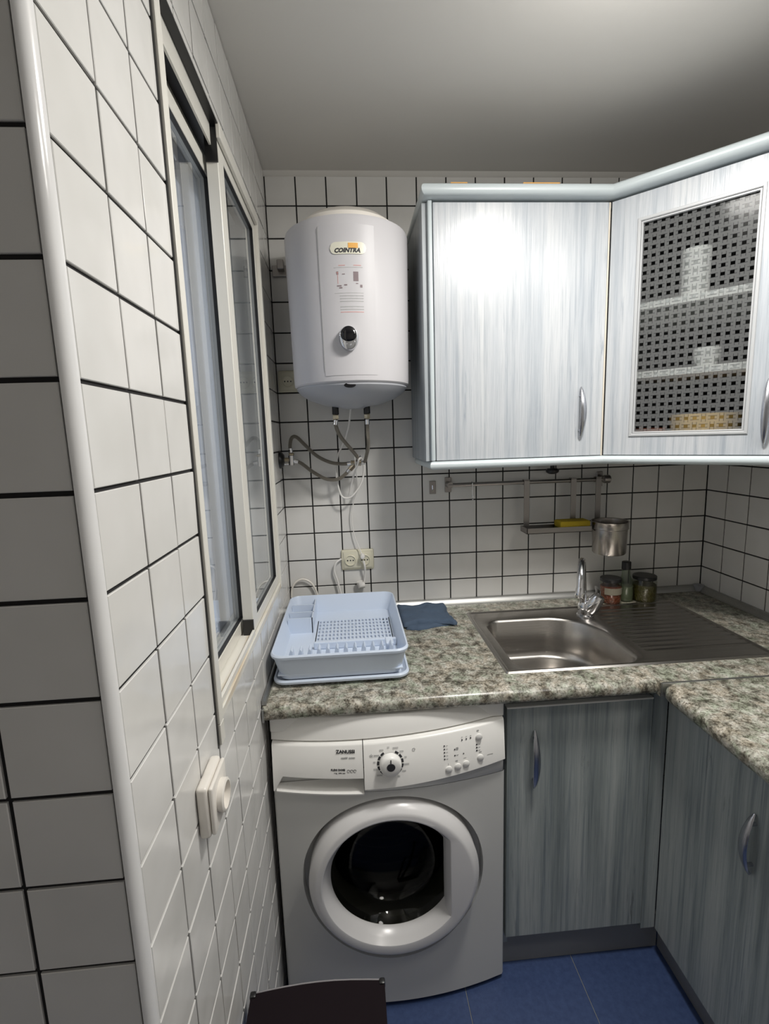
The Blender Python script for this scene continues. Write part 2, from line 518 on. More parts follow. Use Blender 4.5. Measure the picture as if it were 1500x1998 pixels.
def lay_tiles(wall, us, vs, mat, hole=None, individual=None, joint=0.0023):
    """tiles between the joints us x vs; mat maps (u, v, out) into the room"""
    J = joint
    rest = B(); nrest = 0
    for a, b in zip(us, us[1:]):
        for c, d in zip(vs, vs[1:]):
            rects = [(a + J, b - J, c + J, d - J)]
            if hole:
                hu0, hu1, hv0, hv1 = hole
                out = []
                for (p, q, r, s) in rects:
                    if q <= hu0 or p >= hu1 or s <= hv0 or r >= hv1: out.append((p, q, r, s)); continue
                    if p < hu0: out.append((p, hu0, r, s))
                    if q > hu1: out.append((hu1, q, r, s))
                    pp, qq = max(p, hu0), min(q, hu1)
                    if r < hv0: out.append((pp, qq, r, hv0))
                    if s > hv1: out.append((pp, qq, hv1, s))
                rects = out
            for (p, q, r, s) in rects:
                if q - p < 0.006 or s - r < 0.006: continue
                uc, vc = (p + q) / 2, (r + s) / 2
                tilt = Matrix.Rotation(random.gauss(0, 0.004), 4, 'X') @ Matrix.Rotation(random.gauss(0, 0.004), 4, 'Y')
                mm = mat @ Matrix.Translation((uc, vc, random.uniform(-.0003, .0003))) @ tilt
                if individual is None or individual(uc, vc):
                    o = bpy.data.objects.new('tile', tile_mesh(q - p, s - r))
                    COL.objects.link(o); o.parent = wall
                    o.matrix_local = mm
                else:
                    t = B(); t.from_mesh(tile_mesh(q - p, s - r))
                    bmesh.ops.transform(t, matrix=mm, verts=t.verts[:])
                    join_bm(rest, t); nrest += 1
    if nrest: ob('tile_field', rest, M['tile'], wall, kind='stuff')
    else: rest.free()

def struct(name, bm, mat, **k):
    o = ob(name, bm, mat, None, kind='structure', **k)
    return o

rows = [Z0 + k * T for k in range(-10, 15)]
rows[0] = 0.0
G = 0.003                      # the grout lies this far behind the tile faces
# left wall, with the window opening cut out of it
bm = B()
for y0, y1, z0, z1 in ((YE, WY0, 0, H), (WY1, 0.0, 0, H), (WY0, WY1, 0, WZ0), (WY0, WY1, WZ1, H)):
    box(bm, -0.10, -G, y0, y1, z0, z1)
wall_left = struct('wall_left', bm, M['grout'])
cols_l = [-YE] + [(n + .85) * T for n in range(11, -1, -1)] + [0.0]
cols_l = sorted(-c for c in cols_l)
mL = Matrix(((0, 0, 1, 0), (1, 0, 0, 0), (0, 1, 0, 0), (0, 0, 0, 1)))      # u=y, v=z, out=+x
lay_tiles(wall_left, cols_l, rows, mL, hole=(WY0, WY1, WZ0, WZ1), individual=lambda u, v: (v > 0.75 or u < -0.68) and v > 0.25 + 0.0 * u)
# back wall
bm = bx(-0.10, XR + 0.1, G, 0.12, 0, H)
wall_back = struct('wall_back', bm, M['grout'])
cols_b = [n * T for n in range(16)] + [XR]
mB = Matrix(((1, 0, 0, 0), (0, 0, -1, 0), (0, 1, 0, 0), (0, 0, 0, 1)))     # u=x, v=z, out=-y
lay_tiles(wall_back, cols_b, rows, mB, individual=lambda u, v: v > 0.98 and not (u > 0.52 and 1.46 < v < 2.19))
# right wall
bm = bx(XR + G, XR + 0.12, -2.8, 0.0, 0, H)
wall_right = struct('wall_right', bm, M['grout'])
cols_r = [-n * T for n in range(27, 0, -1)] + [0.0]
mR = Matrix(((0, 0, -1, XR), (1, 0, 0, 0), (0, 1, 0, 0), (0, 0, 0, 1)))
lay_tiles(wall_right, cols_r, rows, mR, individual=lambda u, v: u > -0.62 and 0.88 < v < 1.46)
# the wall face that turns away at the near end of the left wall
bm = bx(-1.20, -0.0105, YN + G, YN + 0.10, 0, H)
wall_front = struct('wall_front', bm, M['grout'])
cols_f = [-0.0095 - n * T for n in range(11, -1, -1)]
mF = Matrix(((1, 0, 0, 0), (0, 0, -1, YN), (0, 1, 0, 0), (0, 0, 0, 1)))
lay_tiles(wall_front, cols_f, rows, mF, individual=lambda u, v: u > -0.25 and v > 0.6, joint=0.0025)
# rounded edge strip on that corner
poly = [(-0.0095, YN + 0.013)] + [(-0.0105 + 0.0112 * math.cos(math.radians(a)), (YE - 0.0015) + 0.0135 * math.sin(math.radians(a))) for a in range(-86, 6, 7)] + [(0.0002, YE), (-0.005, YE)]
struct('trim_1', pr(poly, 'z', 0, H), plain('rounded_edge_glaze', (0.78, 0.775, 0.77), 0.12, bump=(14, .1)), smooth=True)
# the part of the room behind the camera
wall_rear = struct('wall_rear', bx(-1.3, XR + 0.1, -2.9, -2.8, 0, H), M['paint'])
struct('wall_hall', bx(-1.3, -1.2, -2.8, YN, 0, H), M['paint'])
struct('ceiling', bx(-1.3, XR + 0.1, -2.9, 0.12, H, H + 0.08), M['ceiling'])
# cove of old filler where ceiling and tiles meet
struct('trim_2', pr([(0.0, H + .001), (0.0, H - 0.012), (-0.006, H - 0.009), (-0.016, H + .001)], 'x', 0.0, XR), M['ceiling'], smooth=True)
floor = struct('floor', bx(-1.3, XR + 0.1, -2.9, 0.12, -0.06, -0.0015), M['fgrout'])
fx = [0.834 + 0.33 * k for k in range(-7, 4)]
fy = [-0.50 - 0.33 * k for k in range(8, -3, -1)]
fme = {}
def floor_tile(w, h):
    k = (round(w, 4), round(h, 4))
    if k not in fme:
        bm = bx(-w / 2, w / 2, -h / 2, h / 2, -0.006, 0.0, 0.0008)
        me = bpy.data.meshes.new('tile'); bm.to_mesh(me); bm.free(); me.materials.append(M['floor']); fme[k] = me
    return fme[k]
for a, b in zip(fx, fx[1:]):
    for c, d in zip(fy, fy[1:]):
        a2, b2, c2, d2 = max(a, -1.2), min(b, XR), max(c, -2.8), min(d, 0)
        if b2 - a2 < .02 or d2 - c2 < .02: continue
        if a2 < 0 and d2 > YN:
            if b2 <= 0.05: continue
            a2 = 0.0
        o = bpy.data.objects.new('tile', floor_tile(b2 - a2 - .0016, d2 - c2 - .0016)); COL.objects.link(o)
        o.parent = floor; o.location = ((a2 + b2) / 2, (c2 + d2) / 2, 0)

# lamp under the ceiling, just above the frame
t = empty('ceiling_lamp', (LAMP[0], LAMP[1], H), 'small white ceiling lamp holder above the middle of the kitchen', 'lamp')
ob('base', lt([(0, 0), (0.055, 0), (0.050, -0.02), (0.022, -0.03), (0.020, -0.050), (0, -0.050)], (LAMP[0], LAMP[1], H)), M['white'], t, smooth=True)

# ------------------------------------------------------------------ window in the left wall
win = struct('window_1', bx(-0.098, -0.092, WY0 + .001, WY1 - .001, WZ0 + .001, WZ1 - .001), M['blind'])
def wpart(name, bm, mat, parent=win, **k): return ob(name, bm, mat, parent, **k)
# outer frame: jambs, sill and head, standing slightly proud
for y0, y1 in ((WY0, WY0 + 0.022), (WY1 - 0.018, WY1)):
    wpart('jamb', bx(-0.09, 0.006, y0, y1, WZ0, WZ1, 0.0012), M['frame'])
bm = B()
box(bm, -0.09, -0.002, WY0 + .02, WY1 - .018, WZ0, WZ0 + 0.013, 0.001)
box(bm, -0.003, 0.005, WY0 + .02, WY1 - .018, WZ0, WZ0 + 0.016, 0.001)
wpart('sill_rail', bm, M['stain'])
wpart('sill_lip', bx(-0.004, 0.002, WY0 + .022, -0.668, WZ0 + 0.0165, WZ0 + 0.030, 0.001), M['frame'])
bm = B()
box(bm, -0.09, -0.055, WY0 + .02, WY1 - .018, WZ1 - 0.03, WZ1)
box(bm, -0.0175, -0.0135, WY0 + .022, -0.661, WZ1 - 0.044, WZ1)
box(bm, -0.002, 0.006, -0.66, WY1 - .018, WZ1 - 0.030, WZ1, .001)
wpart('head_rail', bm, M['frame'])
bm = B()
box(bm, -0.0555, -0.0305, WY0 + .022, WY1 - .018, WZ1 - 0.004, WZ1 - 0.001)
box(bm, -0.028, 0.003, WY0 + .022, WY1 - .018, WZ1 - 0.004, WZ1 - 0.001)
wpart('track_shade', bm, M['black'])  # black strips stand in for the shade in the open channels
# black strip beside the near jamb, along the joint to the tiles
wpart('joint_strip', bx(-0.004, 0.0015, WY0 - 0.006, WY0, 1.022, H - .002), M['black'])
wpart('jamb_foot', bx(0.0006, 0.006, WY0, WY0 + 0.022, 1.024, WZ0 - .0005, .001), M['frame'])
wpart('joint_strip', bx(-0.004, 0.0015, WY1, WY1 + .003, WZ0, WZ1), M['black'])

def sash(x0, x1, y0, y1, z0, z1, st, rl, glassx, cap_y):
    def wp(u, v, d): return (d, u, v)
    f = ringframe(B(), (y0, y1, z0, z1), (y0 + st, y1 - st * .6, z0 + rl, z1 - rl), x0, x1, wp)
    o = wpart('sash', f, M['frame'])
    ob('pane', bx(glassx - .002, glassx + .002, y0 + st - .004, y1 - st * .6 + .004, z0 + rl - .004, z1 - rl + .004), M['pane'], o)
    g = ringframe(B(), (y0 + st, y1 - st * .6, z0 + rl, z1 - rl), (y0 + st + .003, y1 - st * .6 - .003, z0 + rl + .003, z1 - rl - .003), glassx + .002, x1 - .001, wp, .0005)
    ob('gasket', g, M['black'], o)
    if cap_y is not None:
        ob('end_cap', bx(x0, x1 + .001, cap_y - .005, cap_y, z0 - .002, z0 + .036), M['black'], o)
        ob('end_cap', bx(x0, x1 + .001, cap_y - .005, cap_y, z1 - .052, z1 + .012), M['black'], o)
    return o
sash(-0.027, -0.003, -0.655, WY1 - .018, WZ0 + 0.015, WZ1 - 0.022, 0.052, 0.030, -0.014, -0.655)
sash(-0.056, -0.033, WY0 + .022, -0.600, WZ0 + 0.015, WZ1 - 0.058, 0.040, 0.030, -0.044, None)

# ------------------------------------------------------------------ worktops
WT, WB = 0.889, 0.851
def nose_profile(front, back, top, bot):
    r = 0.017
    pts = [(back, bot), (back, top)]
    for i in range(7):
        a = math.radians(90 + 90 * i / 6)
        pts.append((front + .026 + .026 * math.cos(a), top - r + r * math.sin(a)))
    for i in range(5):
        a = math.radians(180 + 90 * i / 4)
        pts.append((front + .012 + .012 * math.cos(a), bot + .012 + .012 * math.sin(a)))
    return pts
SX0, SX1, SY0, SY1 = 0.642, 1.428, -0.582, -0.118     # sink cut-out
def worktop_back():
    # profile strips cut round the sink opening
    bm = B()
    prof = nose_profile(-0.668, SY0 + .012, WT, WB)
    prism(bm, prof, 'x', 0.003, 1.016)
    box(bm, 1.016, XR - .002, -0.676, SY0 + .012, WB, WT)
    box(bm, 0.003, SX0 + .012, SY0 + .012, -0.002, WB, WT)
    box(bm, SX1 - .012, XR - .002, SY0 + .012, -0.002, WB, WT)
    box(bm, SX0 + .012, SX1 - .012, SY1 - .012, -0.002, WB, WT)
    return bm
w = ob('worktop', worktop_back(), M['granite'], smooth=True)
tag(w, 'mottled grey-green stone-look worktop with the steel sink, running along the back wall', 'worktop')
ob('end_strip', bx(0.0025, 0.0075, -0.6695, -0.60, WB - .001, WT - .004, .001), M['alu'], w)
def worktop_right():
    bm = B()
    prof = nose_profile(1.014, XR - .002, WT, WB)
    # run along y, with a rounded corner at the joint
    v0 = prof
    ys = [-0.684, -0.688, -0.696, -0.708]; insets = [0.018, 0.009, 0.003, 0.0]
    ys += [-2.0]; insets += [0.0]
    rings = []
    for y, ins in zip(ys, insets):
        rings.append([bm.verts.new((p[0] + (ins if p[0] < 1.2 else 0), y, p[1])) for p in v0])
    n = len(v0)
    for A_, B_ in zip(rings, rings[1:]):
        for i in range(n): bm.faces.new((A_[i], A_[(i + 1) % n], B_[(i + 1) % n], B_[i]))
    bm.faces.new(rings[0]); bm.faces.new(list(reversed(rings[-1])))
    return bm
w2 = ob('worktop', worktop_right(), M['granite'], smooth=True)
tag(w2, 'second mottled stone-look worktop at right, with rounded corner, joined by a metal strip', 'worktop')
ob('joint_strip', bx(1.016, XR - .004, -0.6835, -0.6765, WB + .003, WT + .0008, .0005), M['alu'], w2)
# aluminium upstands
up = lambda s: [(0, 0), (0, .021), (-.008, .021), (-.013, .018), (-.022, .006), (-.024, 0)]
struct('trim_3', pr([(y - .002, WT + .0004 + z) for y, z in up(1)], 'x', 0.004, XR - .03), M['alu'], smooth=True)
struct('trim_4', pr([(XR - .002 + x, WT + .0004 + z) for x, z in up(1)], 'y', -2.0, -0.03), M['alu'], smooth=True)
struct('trim_5', pr([(.002 - x * .45, WT + .0004 + z * .6) for x, z in up(1)], 'y', -0.655, -0.026), M['alu'], smooth=True)
bm = B(); box(bm, XR - .036, XR - .003, -.036, -.003, WT + .0004, WT + .026, .005, 2)
struct('trim_6', bm, M['grey'], smooth=True)

# ------------------------------------------------------------------ base cabinets
def bow_handle(name, top, bot, out, parent, w=0.0075):
    """slim arched bar with pointed tails, held by two feet"""
    top, bot, out = Vector(top), Vector(bot), Vector(out)
    L = (top - bot).length; d = (top - bot) / L
    pts, rs = [], []
    for i in range(17):
        t = i / 16
        h = 0.006 + 0.022 * math.sin(PI * t) ** 0.75
        pts.append(bot - d * .018 + (top - bot + d * .036) * t + out * (h - .002))
        rs.append(0.0022 + w * math.sin(PI * t) ** 0.6)
    side = d.cross(out)
    bm = tb(pts, rs, 10, flat=0.38, up=tuple(out)) if False else B()
    rings = []
    for i, p in enumerate(pts):
        tt = (pts[min(i + 1, 16)] - pts[max(i - 1, 0)]).normalized()
        nn = side.cross(tt).normalized()
        rings.append([bm.verts.new(p + side * math.cos(a) * rs[i] + nn * math.sin(a) * .0032) for a in [2 * PI * k / 10 for k in range(10)]])
    for A_, B_ in zip(rings, rings[1:]):
        for k in range(10): bm.faces.new((A_[k], A_[(k + 1) % 10], B_[(k + 1) % 10], B_[k]))
    bm.faces.new(rings[0]); bm.faces.new(list(reversed(rings[-1])))
    for q in (top - d * .006, bot + d * .006):
        tube(bm, [q, q + out * .014], .0042, 10)
    return ob(name, bm, M['handle'], parent, smooth=True)

bc = empty('base_cabinet', (0.85, -0.3, 0), 'washed blue-grey base cabinet under the sink, handle at its left edge', 'cabinet')
bm = B()
box(bm, 0.626, 0.642, -0.608, -0.01, 0.07, WB - .002)
box(bm, 0.642, 1.09, -0.600, -0.01, 0.07, 0.086)
box(bm, 0.642, 1.09, -0.024, -0.01, 0.086, 0.70)
box(bm, 0.642, 1.09, -0.604, -0.585, 0.822, 0.848)
ob('body', bm, M['sidewood'], bc)
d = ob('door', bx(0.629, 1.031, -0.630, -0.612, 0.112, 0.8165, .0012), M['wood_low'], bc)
ob('edge_band', bx(0.629, 1.031, -0.6315, -0.6115, 0.8166, 0.8215, .001), M['shelf'], d)
bow_handle('handle', (0.703, -0.630, 0.735), (0.703, -0.630, 0.602), (0, -1, 0), d)
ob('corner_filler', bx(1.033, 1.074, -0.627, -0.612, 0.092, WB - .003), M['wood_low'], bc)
ob('plinth', bx(0.626, 1.097, -0.607, -0.592, 0.001, 0.112), M['plinth'], bc)
br = empty('base_cabinet', (1.35, -1.1, 0), 'washed blue-grey base cabinet under the right worktop, bow handle at the right picture edge', 'cabinet')
bm = B()
box(bm, 1.094, XR - .01, -1.30, -0.635, 0.07, WB - .002)
ob('body', bm, M['sidewood'], br)
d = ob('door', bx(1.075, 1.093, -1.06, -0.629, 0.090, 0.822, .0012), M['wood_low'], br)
bow_handle('handle', (1.075, -0.925, 0.700), (1.075, -0.925, 0.590), (-1, 0, 0), d, .0095)
ob('plinth', bx(1.100, 1.114, -1.30, -0.608, 0.001, 0.090), M['plinth'], br)

# ------------------------------------------------------------------ sink
snk = empty('sink', (1.03, -0.35, WT), 'stainless steel inset sink with one bowl and a ribbed drainer', 'sink')
def bowl_outline(n=56, grow=0.0):
    """D shaped bowl: straight left side, large sweep at the rear right corner"""
    pts = []
    x0, x1, y0, y1 = 0.684, 1.042, -0.562, -0.205
    corners = [((x1, y1), 0.165), ((x0, y1), 0.055), ((x0, y0), 0.055), ((x1, y0), 0.055)]
    cs = [(x1, y1, 0.165, 0), (x0, y1, 0.055, 90), (x0, y0, 0.055, 180), (x1, y0, 0.055, 270)]
    m = n // 4
    for x, y, r, a0 in cs:
        cx = x - r if x == x1 else x + r
        cy = y - r if y == y1 else y + r
        for i in range(m):
            a = math.radians(a0 + 90 * i / (m - 1))
            pts.append(Vector((cx + (r + grow) * math.cos(a), cy + (r + grow) * math.sin(a))))
    return pts
def ray_rect(c, p, x0, x1, y0, y1):
    d = p - c; s = 1e9
    if d.x > 1e-9: s = min(s, (x1 - c.x) / d.x)
    if d.x < -1e-9: s = min(s, (x0 - c.x) / d.x)
    if d.y > 1e-9: s = min(s, (y1 - c.y) / d.y)
    if d.y < -1e-9: s = min(s, (y0 - c.y) / d.y)
    return c + d * s
bm = B()
rim = bowl_outline(grow=.006)
cen = Vector((0.86, -0.385))
split = 1.085
def ringz(pts, z): return [bm.verts.new((p.x, p.y, z)) for p in pts]
zt = WT + 0.0035
outer = [ray_rect(cen, p, SX0 + .012, split, SY0 + .012, SY1 - .012) for p in rim]
# snap the nearest outer points onto the corners
for cx, cy in ((SX0 + .012, SY0 + .012), (SX0 + .012, SY1 - .012), (split, SY0 + .012), (split, SY1 - .012)):
    i = min(range(len(outer)), key=lambda k: (outer[k] - Vector((cx, cy))).length); outer[i] = Vector((cx, cy))
levels = [(outer, zt - .0015), (rim, zt - .0015), (bowl_outline(grow=.002), zt - .004), (bowl_outline(grow=-.004), zt - .012), (bowl_outline(grow=-.012), zt - .11)]
rings = [ringz(p, z) for p, z in levels]
def shrink(pts, k, z): return ringz([cen + (p - cen) * k for p in pts], z)
b0 = bowl_outline(grow=-.012)
rings.append(shrink(b0, .97, zt - .132)); rings.append(shrink(b0, .90, zt - .142)); rings.append(shrink(b0, .15, zt - .147))
for A_, B_ in zip(rings, rings[1:]):
    for i in range(len(A_)):
        j = (i + 1) % len(A_); bm.faces.new((A_[i], A_[j], B_[j], B_[i]))
bm.faces.new(rings[-1])
ob('bowl', bm, M['steel'], snk, smooth=True, angle=math.radians(50))
# pressed rim round everything
bm = B()
def framebox(x0, x1, y0, y1, w, z0, z1):
    a = [bm.verts.new((x, y, z0)) for x, y in rrect(x0, x1, y0, y1, .008, 3)]
    b = [bm.verts.new((x, y, z1)) for x, y in rrect(x0 + .004, x1 - .004, y0 + .004, y1 - .004, .007, 3)]
    c = [bm.verts.new((x, y, z1)) for x, y in rrect(x0 + w - .004, x1 - w + .004, y0 + w - .004, y1 - w + .004, .006, 3)]
    d = [bm.verts.new((x, y, zt - .0016)) for x, y in rrect(x0 + w, x1 - w, y0 + w, y1 - w, .005, 3)]
    for A_, B_ in ((a, b), (b, c), (c, d)):
        for i in range(len(A_)):
            j = (i + 1) % len(A_); bm.faces.new((A_[i], A_[j], B_[j], B_[i]))
framebox(SX0, SX1, SY0, SY1, .014, WT + .0003, zt + .0015)
ob('rim', bm, M['steel'], snk, smooth=True)
# drainer with raised ribs
bm = B()
ny, x0, x1 = 140, split, SX1 - .012
prev = None
for i in range(ny + 1):
    y = SY0 + .012 + (SY1 - SY0 - .024) * i / ny
    row = []
    for j in range(9):
        x = x0 + (x1 - x0) * j / 8
        rib = 0.0
        if -0.50 < y < -0.17 and 1 <= j <= 7:
            rib = 0.0035 * max(0, math.cos(2 * PI * (y + .5) / 0.030)) ** 1.0
        row.append(bm.verts.new((x, y, zt - .0016 + rib - 0.0)))
    if prev:
        for j in range(8): bm.faces.new((prev[j], prev[j + 1], row[j + 1], row[j]))
    prev = row
ob('drainer', bm, M['steel'], snk, smooth=True, angle=math.radians(80))
ob('drain', lt([(0.0, .003), (.012, .003), (.022, .006), (.036, .004), (.040, 0), (0, 0)], (0.86, -0.385, zt - .147), n=32), M['chrome'], snk, smooth=True)

# ------------------------------------------------------------------ tap
tp = empty('tap', (1.045, -0.245, zt), 'chrome mixer tap with high curved spout behind the sink bowl', 'tap')
bx_, by_ = 1.045, -0.212
ob('base', lt([(0.0, .0008), (.029, .0008), (.029, .006), (.025, .010), (.024, .040), (.020, .052), (0, .054)], (bx_, by_, zt - .0016), n=32), M['chrome'], tp, smooth=True)
sp = spline([(bx_ - .008, by_, zt + .03), (bx_ - .012, by_ - .002, zt + .10), (bx_ - .020, by_ - .010, zt + .165), (bx_ - .034, by_ - .034, zt + .205),
             (bx_ - .052, by_ - .068, zt + .208), (bx_ - .068, by_ - .098, zt + .178), (bx_ - .076, by_ - .113, zt + .135)], 7)
ob('spout', tb(sp, [0.0122] * len(sp), 14), M['chrome'], tp, smooth=True)
e = sp[-1]
dv = (sp[-1] - sp[-3]).normalized()
ob('aerator', lathe(B(), [(0, 0), (.0140, 0), (.0150, .010), (.0150, .028), (.012, .032), (0, .032)], tuple(e - dv * .004), tuple(dv), 20), M['chrome'], tp, smooth=True)
la = Vector((0.022, -0.012, 0.050)).normalized()
ob('lever', lathe(B(), [(0, 0), (.021, 0), (.024, .012), (.024, .054), (.020, .064), (0, .067)], (bx_ + .010, by_ - .010, zt + .020), tuple(la), 28), M['chrome'], tp, smooth=True)
l0 = Vector((bx_ + .010, by_ - .010, zt + .020)) + la * .058
ob('lever_arm', tb([l0 - Vector((.002, 0, 0)), l0 + Vector((.012, .022, .012)), l0 + Vector((.022, .050, .016)), l0 + Vector((.028, .068, .016))], [.010, .0085, .0065, .005], 12, flat=.5), M['chrome'], tp, smooth=True)

# ------------------------------------------------------------------ jars and bottle behind the sink
def jar(name, x, y, r, h, lidmat, fill, label, cat, lblmat=None, z=WT):
    t = empty(name, (x, y, z), label, cat)
    ob('glass', lt([(0, .0006), (r * .92, .0006), (r, .006), (r, h * .78), (r * .90, h * .86), (r * .88, h * .90)], (x, y, z), n=28), M['jarglass'], t, smooth=True)
    ob('contents', lt([(0, .004), (r * .88, .004), (r * .93, .010), (r * .93, h * .66), (0, h * .68)], (x, y, z), n=24), fill, t, smooth=True)
    ob('lid', lt([(0, h * .86), (r * .93, h * .86), (r * .97, h * .875), (r * .97, h * .985), (r * .93, h), (0, h)], (x, y, z), n=28), lidmat, t, smooth=True)
    if lblmat:
        bm = B(); n = 10; prev = None
        for i in range(n + 1):
            a = math.radians(-150 + 110 * i / n)
            q = [bm.verts.new((x + (r + .0006) * math.cos(a), y + (r + .0006) * math.sin(a), z + h * k)) for k in (.40, .66)]
            if prev: bm.faces.new((prev[0], q[0], q[1], prev[1]))
            prev = q
        ob('paper_label', bm, lblmat, t)
    return t
jar('jar', 1.205, -0.086, .039, .096, M['black'], M['chili'], 'glass jar of red-orange preserve with black lid, just right of the tap', 'jar', M['jarlabel'])
jar('jar', 1.338, -0.085, .043, .098, M['black'], M['olive'], 'wider olive-coloured jar with dark lid, rightmost by the back wall', 'jar')
t = empty('bottle', (1.270, -0.075, WT), 'small pale green glass bottle with black cap between the two jars', 'bottle')
ob('glass', lt([(0, .0006), (.027, .0006), (.030, .006), (.030, .062), (.024, .080), (.015, .098), (.014, .128)], (1.270, -.075, WT), n=28), M['greenglass'], t, smooth=True)
ob('contents', lt([(0, .004), (.025, .004), (.027, .010), (.027, .058), (0, .060)], (1.270, -.075, WT), n=24), M['oil'], t, smooth=True)
ob('cap', lt([(0, .122), (.0165, .122), (.0165, .150), (.014, .152), (0, .152)], (1.270, -.075, WT), n=24), M['black'], t, smooth=True)

# ------------------------------------------------------------------ cloth
t_cl = B()
nx, ny = 34, 34
def cloth_z(u, v):
    from mathutils import noise as N
    return 0.5 * N.noise(Vector((u * 3.2, v * 3.2, 1.7))) + .3 * N.noise(Vector((u * 8, v * 8, 4)))
def cloth_layer(bm, x0, x1, y0, y1, z, amp, seed, skew=0.0):
    top, bot = {}, {}
    for i in range(nx + 1):
        for j in range(ny + 1):
            u, v = i / nx, j / ny
            wob = .010 * cloth_z(u * 1.5 + seed, v * 1.5)
            x = x0 + (x1 - x0) * u + wob + skew * v + .010 * math.sin(v * 6 + seed) * (u)
            y = y0 + (y1 - y0) * v + wob - .012 * math.sin(u * 5 + seed) * (1 - v) + .010 * math.sin(u * 7 + seed) * v
            edge = min(u, 1 - u, v, 1 - v)
            k = min(1, edge / .07)
            puff = math.sqrt(max(0, 1 - (1 - k) ** 2))
            zz = z + .0035 * puff + amp * (0.6 + cloth_z(u + seed, v)) * puff
            top[i, j] = bm.verts.new((x, y, zz + .0035 * puff)); bot[i, j] = bm.verts.new((x, y, z - .0005 if k < 1 else z - .0005))
    for i in range(nx):
        for j in range(ny):
            bm.faces.new((top[i, j], top[i + 1, j], top[i + 1, j + 1], top[i, j + 1]))
            bm.faces.new((bot[i, j], bot[i, j + 1], bot[i + 1, j + 1], bot[i + 1, j]))
    for i in range(nx):
        for j in (0, ny): bm.faces.new((top[i, j], top[i + 1, j], bot[i + 1, j], bot[i, j]))
    for j in range(ny):
        for i in (0, nx): bm.faces.new((top[i, j], top[i, j + 1], bot[i, j + 1], bot[i, j]))
cloth_layer(t_cl, 0.408, 0.582, -0.235, -0.048, WT + .001, .004, 0.3, .004)
cloth_layer(t_cl, 0.402, 0.578, -0.228, -0.045, WT + .0085, .012, 2.3, -.008)
tag(ob('cloth', t_cl, M['cloth'], smooth=True, angle=3), 'folded dark blue-grey dishcloth lying on the worktop beside the dish rack', 'cloth')

# ------------------------------------------------------------------ dish rack
rk = empty('dish_rack', (0.195, -0.34, WT), 'pale blue plastic dish drainer standing in its tray on the worktop', 'dish rack')
RX0, RX1, RY0, RY1 = 0.014, 0.380, -0.592, -0.100
def basin(bm, x0, x1, y0, y1, zr, zf, inset, th, rimw, r=.035, floor=True):
    """open plastic basin: rolled rim at zr, floor at zf"""
    def R_(d, z, rr): return [bm.verts.new((x, y, z)) for x, y in rrect(x0 + d, x1 - d, y0 + d, y1 - d, max(rr - d * .3, .008), 6)]
    loops = [R_(0.001, zr - .010, r), R_(0, zr - .004, r), R_(.003, zr, r), R_(rimw - .002, zr, r), R_(rimw, zr - .004, r), R_(inset, zf + .006, r), R_(inset + .006, zf, r)]
    if not floor: loops = loops[:-1]
    lo = [R_(inset + .004, zf - th, r), R_(inset - th, zf + .004, r), R_(rimw - th, zr - .006, r), R_(.004, zr - .007, r)]
    seq = loops + (lo if floor else [R_(inset - th, zf + .006, r), R_(rimw - th, zr - .006, r), R_(.004, zr - .007, r)])
    if floor:
        bm.faces.new(loops[-1]); bm.faces.new(lo[0])
        chain1 = loops; chain2 = lo
        for ch in (chain1, chain2):
            for A_, B_ in zip(ch, ch[1:]):
                for i in range(len(A_)):
                    j = (i + 1) % len(A_); bm.faces.new((A_[i], A_[j], B_[j], B_[i]))
        A_, B_ = lo[-1], loops[0]
        for i in range(len(A_)):
            j = (i + 1) % len(A_); bm.faces.new((A_[i], A_[j], B_[j], B_[i]))
    else:
        for A_, B_ in zip(seq, seq[1:] + seq[:1]):
            for i in range(len(A_)):
                j = (i + 1) % len(A_); bm.faces.new((A_[i], A_[j], B_[j], B_[i]))
bm = B(); basin(bm, 0.016, 0.382, -0.580, -0.105, WT + .020, WT + .006, .014, .003, .008)
ob('tray', bm, M['rack'], rk, smooth=True)
bm = B(); basin(bm, RX0, RX1, RY0, RY1, 0.984, 0.904, .024, .003, .007, floor=False)
ob('rim', bm, M['rack'], rk, smooth=True)
# basket floor: border plates and a grid of slots
bm = B()
fz = 0.925
gx0, gx1, gy0, gy1 = 0.118, 0.352, -0.400, -0.205
ix0, ix1, iy0, iy1 = RX0 + .0175, RX1 - .0175, RY0 + .0175, RY1 - .0175
def plate(x0, x1, y0, y1, z0=fz - .0025, z1=fz): box(bm, x0, x1, y0, y1, z0, z1)
plate(ix0, gx0, iy0, iy1); plate(gx1, ix1, iy0, iy1); plate(gx0, gx1, iy0, gy0); plate(gx0, gx1, gy1, iy1)
ob('floor_plate', bm, M['rack'], rk)
bm = B()
n = 21
for i in range(n):
    x = gx0 + (gx1 - gx0) * i / (n - 1)
    box(bm, x - .0028, x + .0028, gy0, gy1, fz - .004, fz)
for j in range(8):
    y = gy0 + (gy1 - gy0) * j / 7
    box(bm, gx0, gx1, y - .0035, y + .0035, fz - .0035, fz + .0004)
ob('slotted_grid', bm, M['rack'], rk)
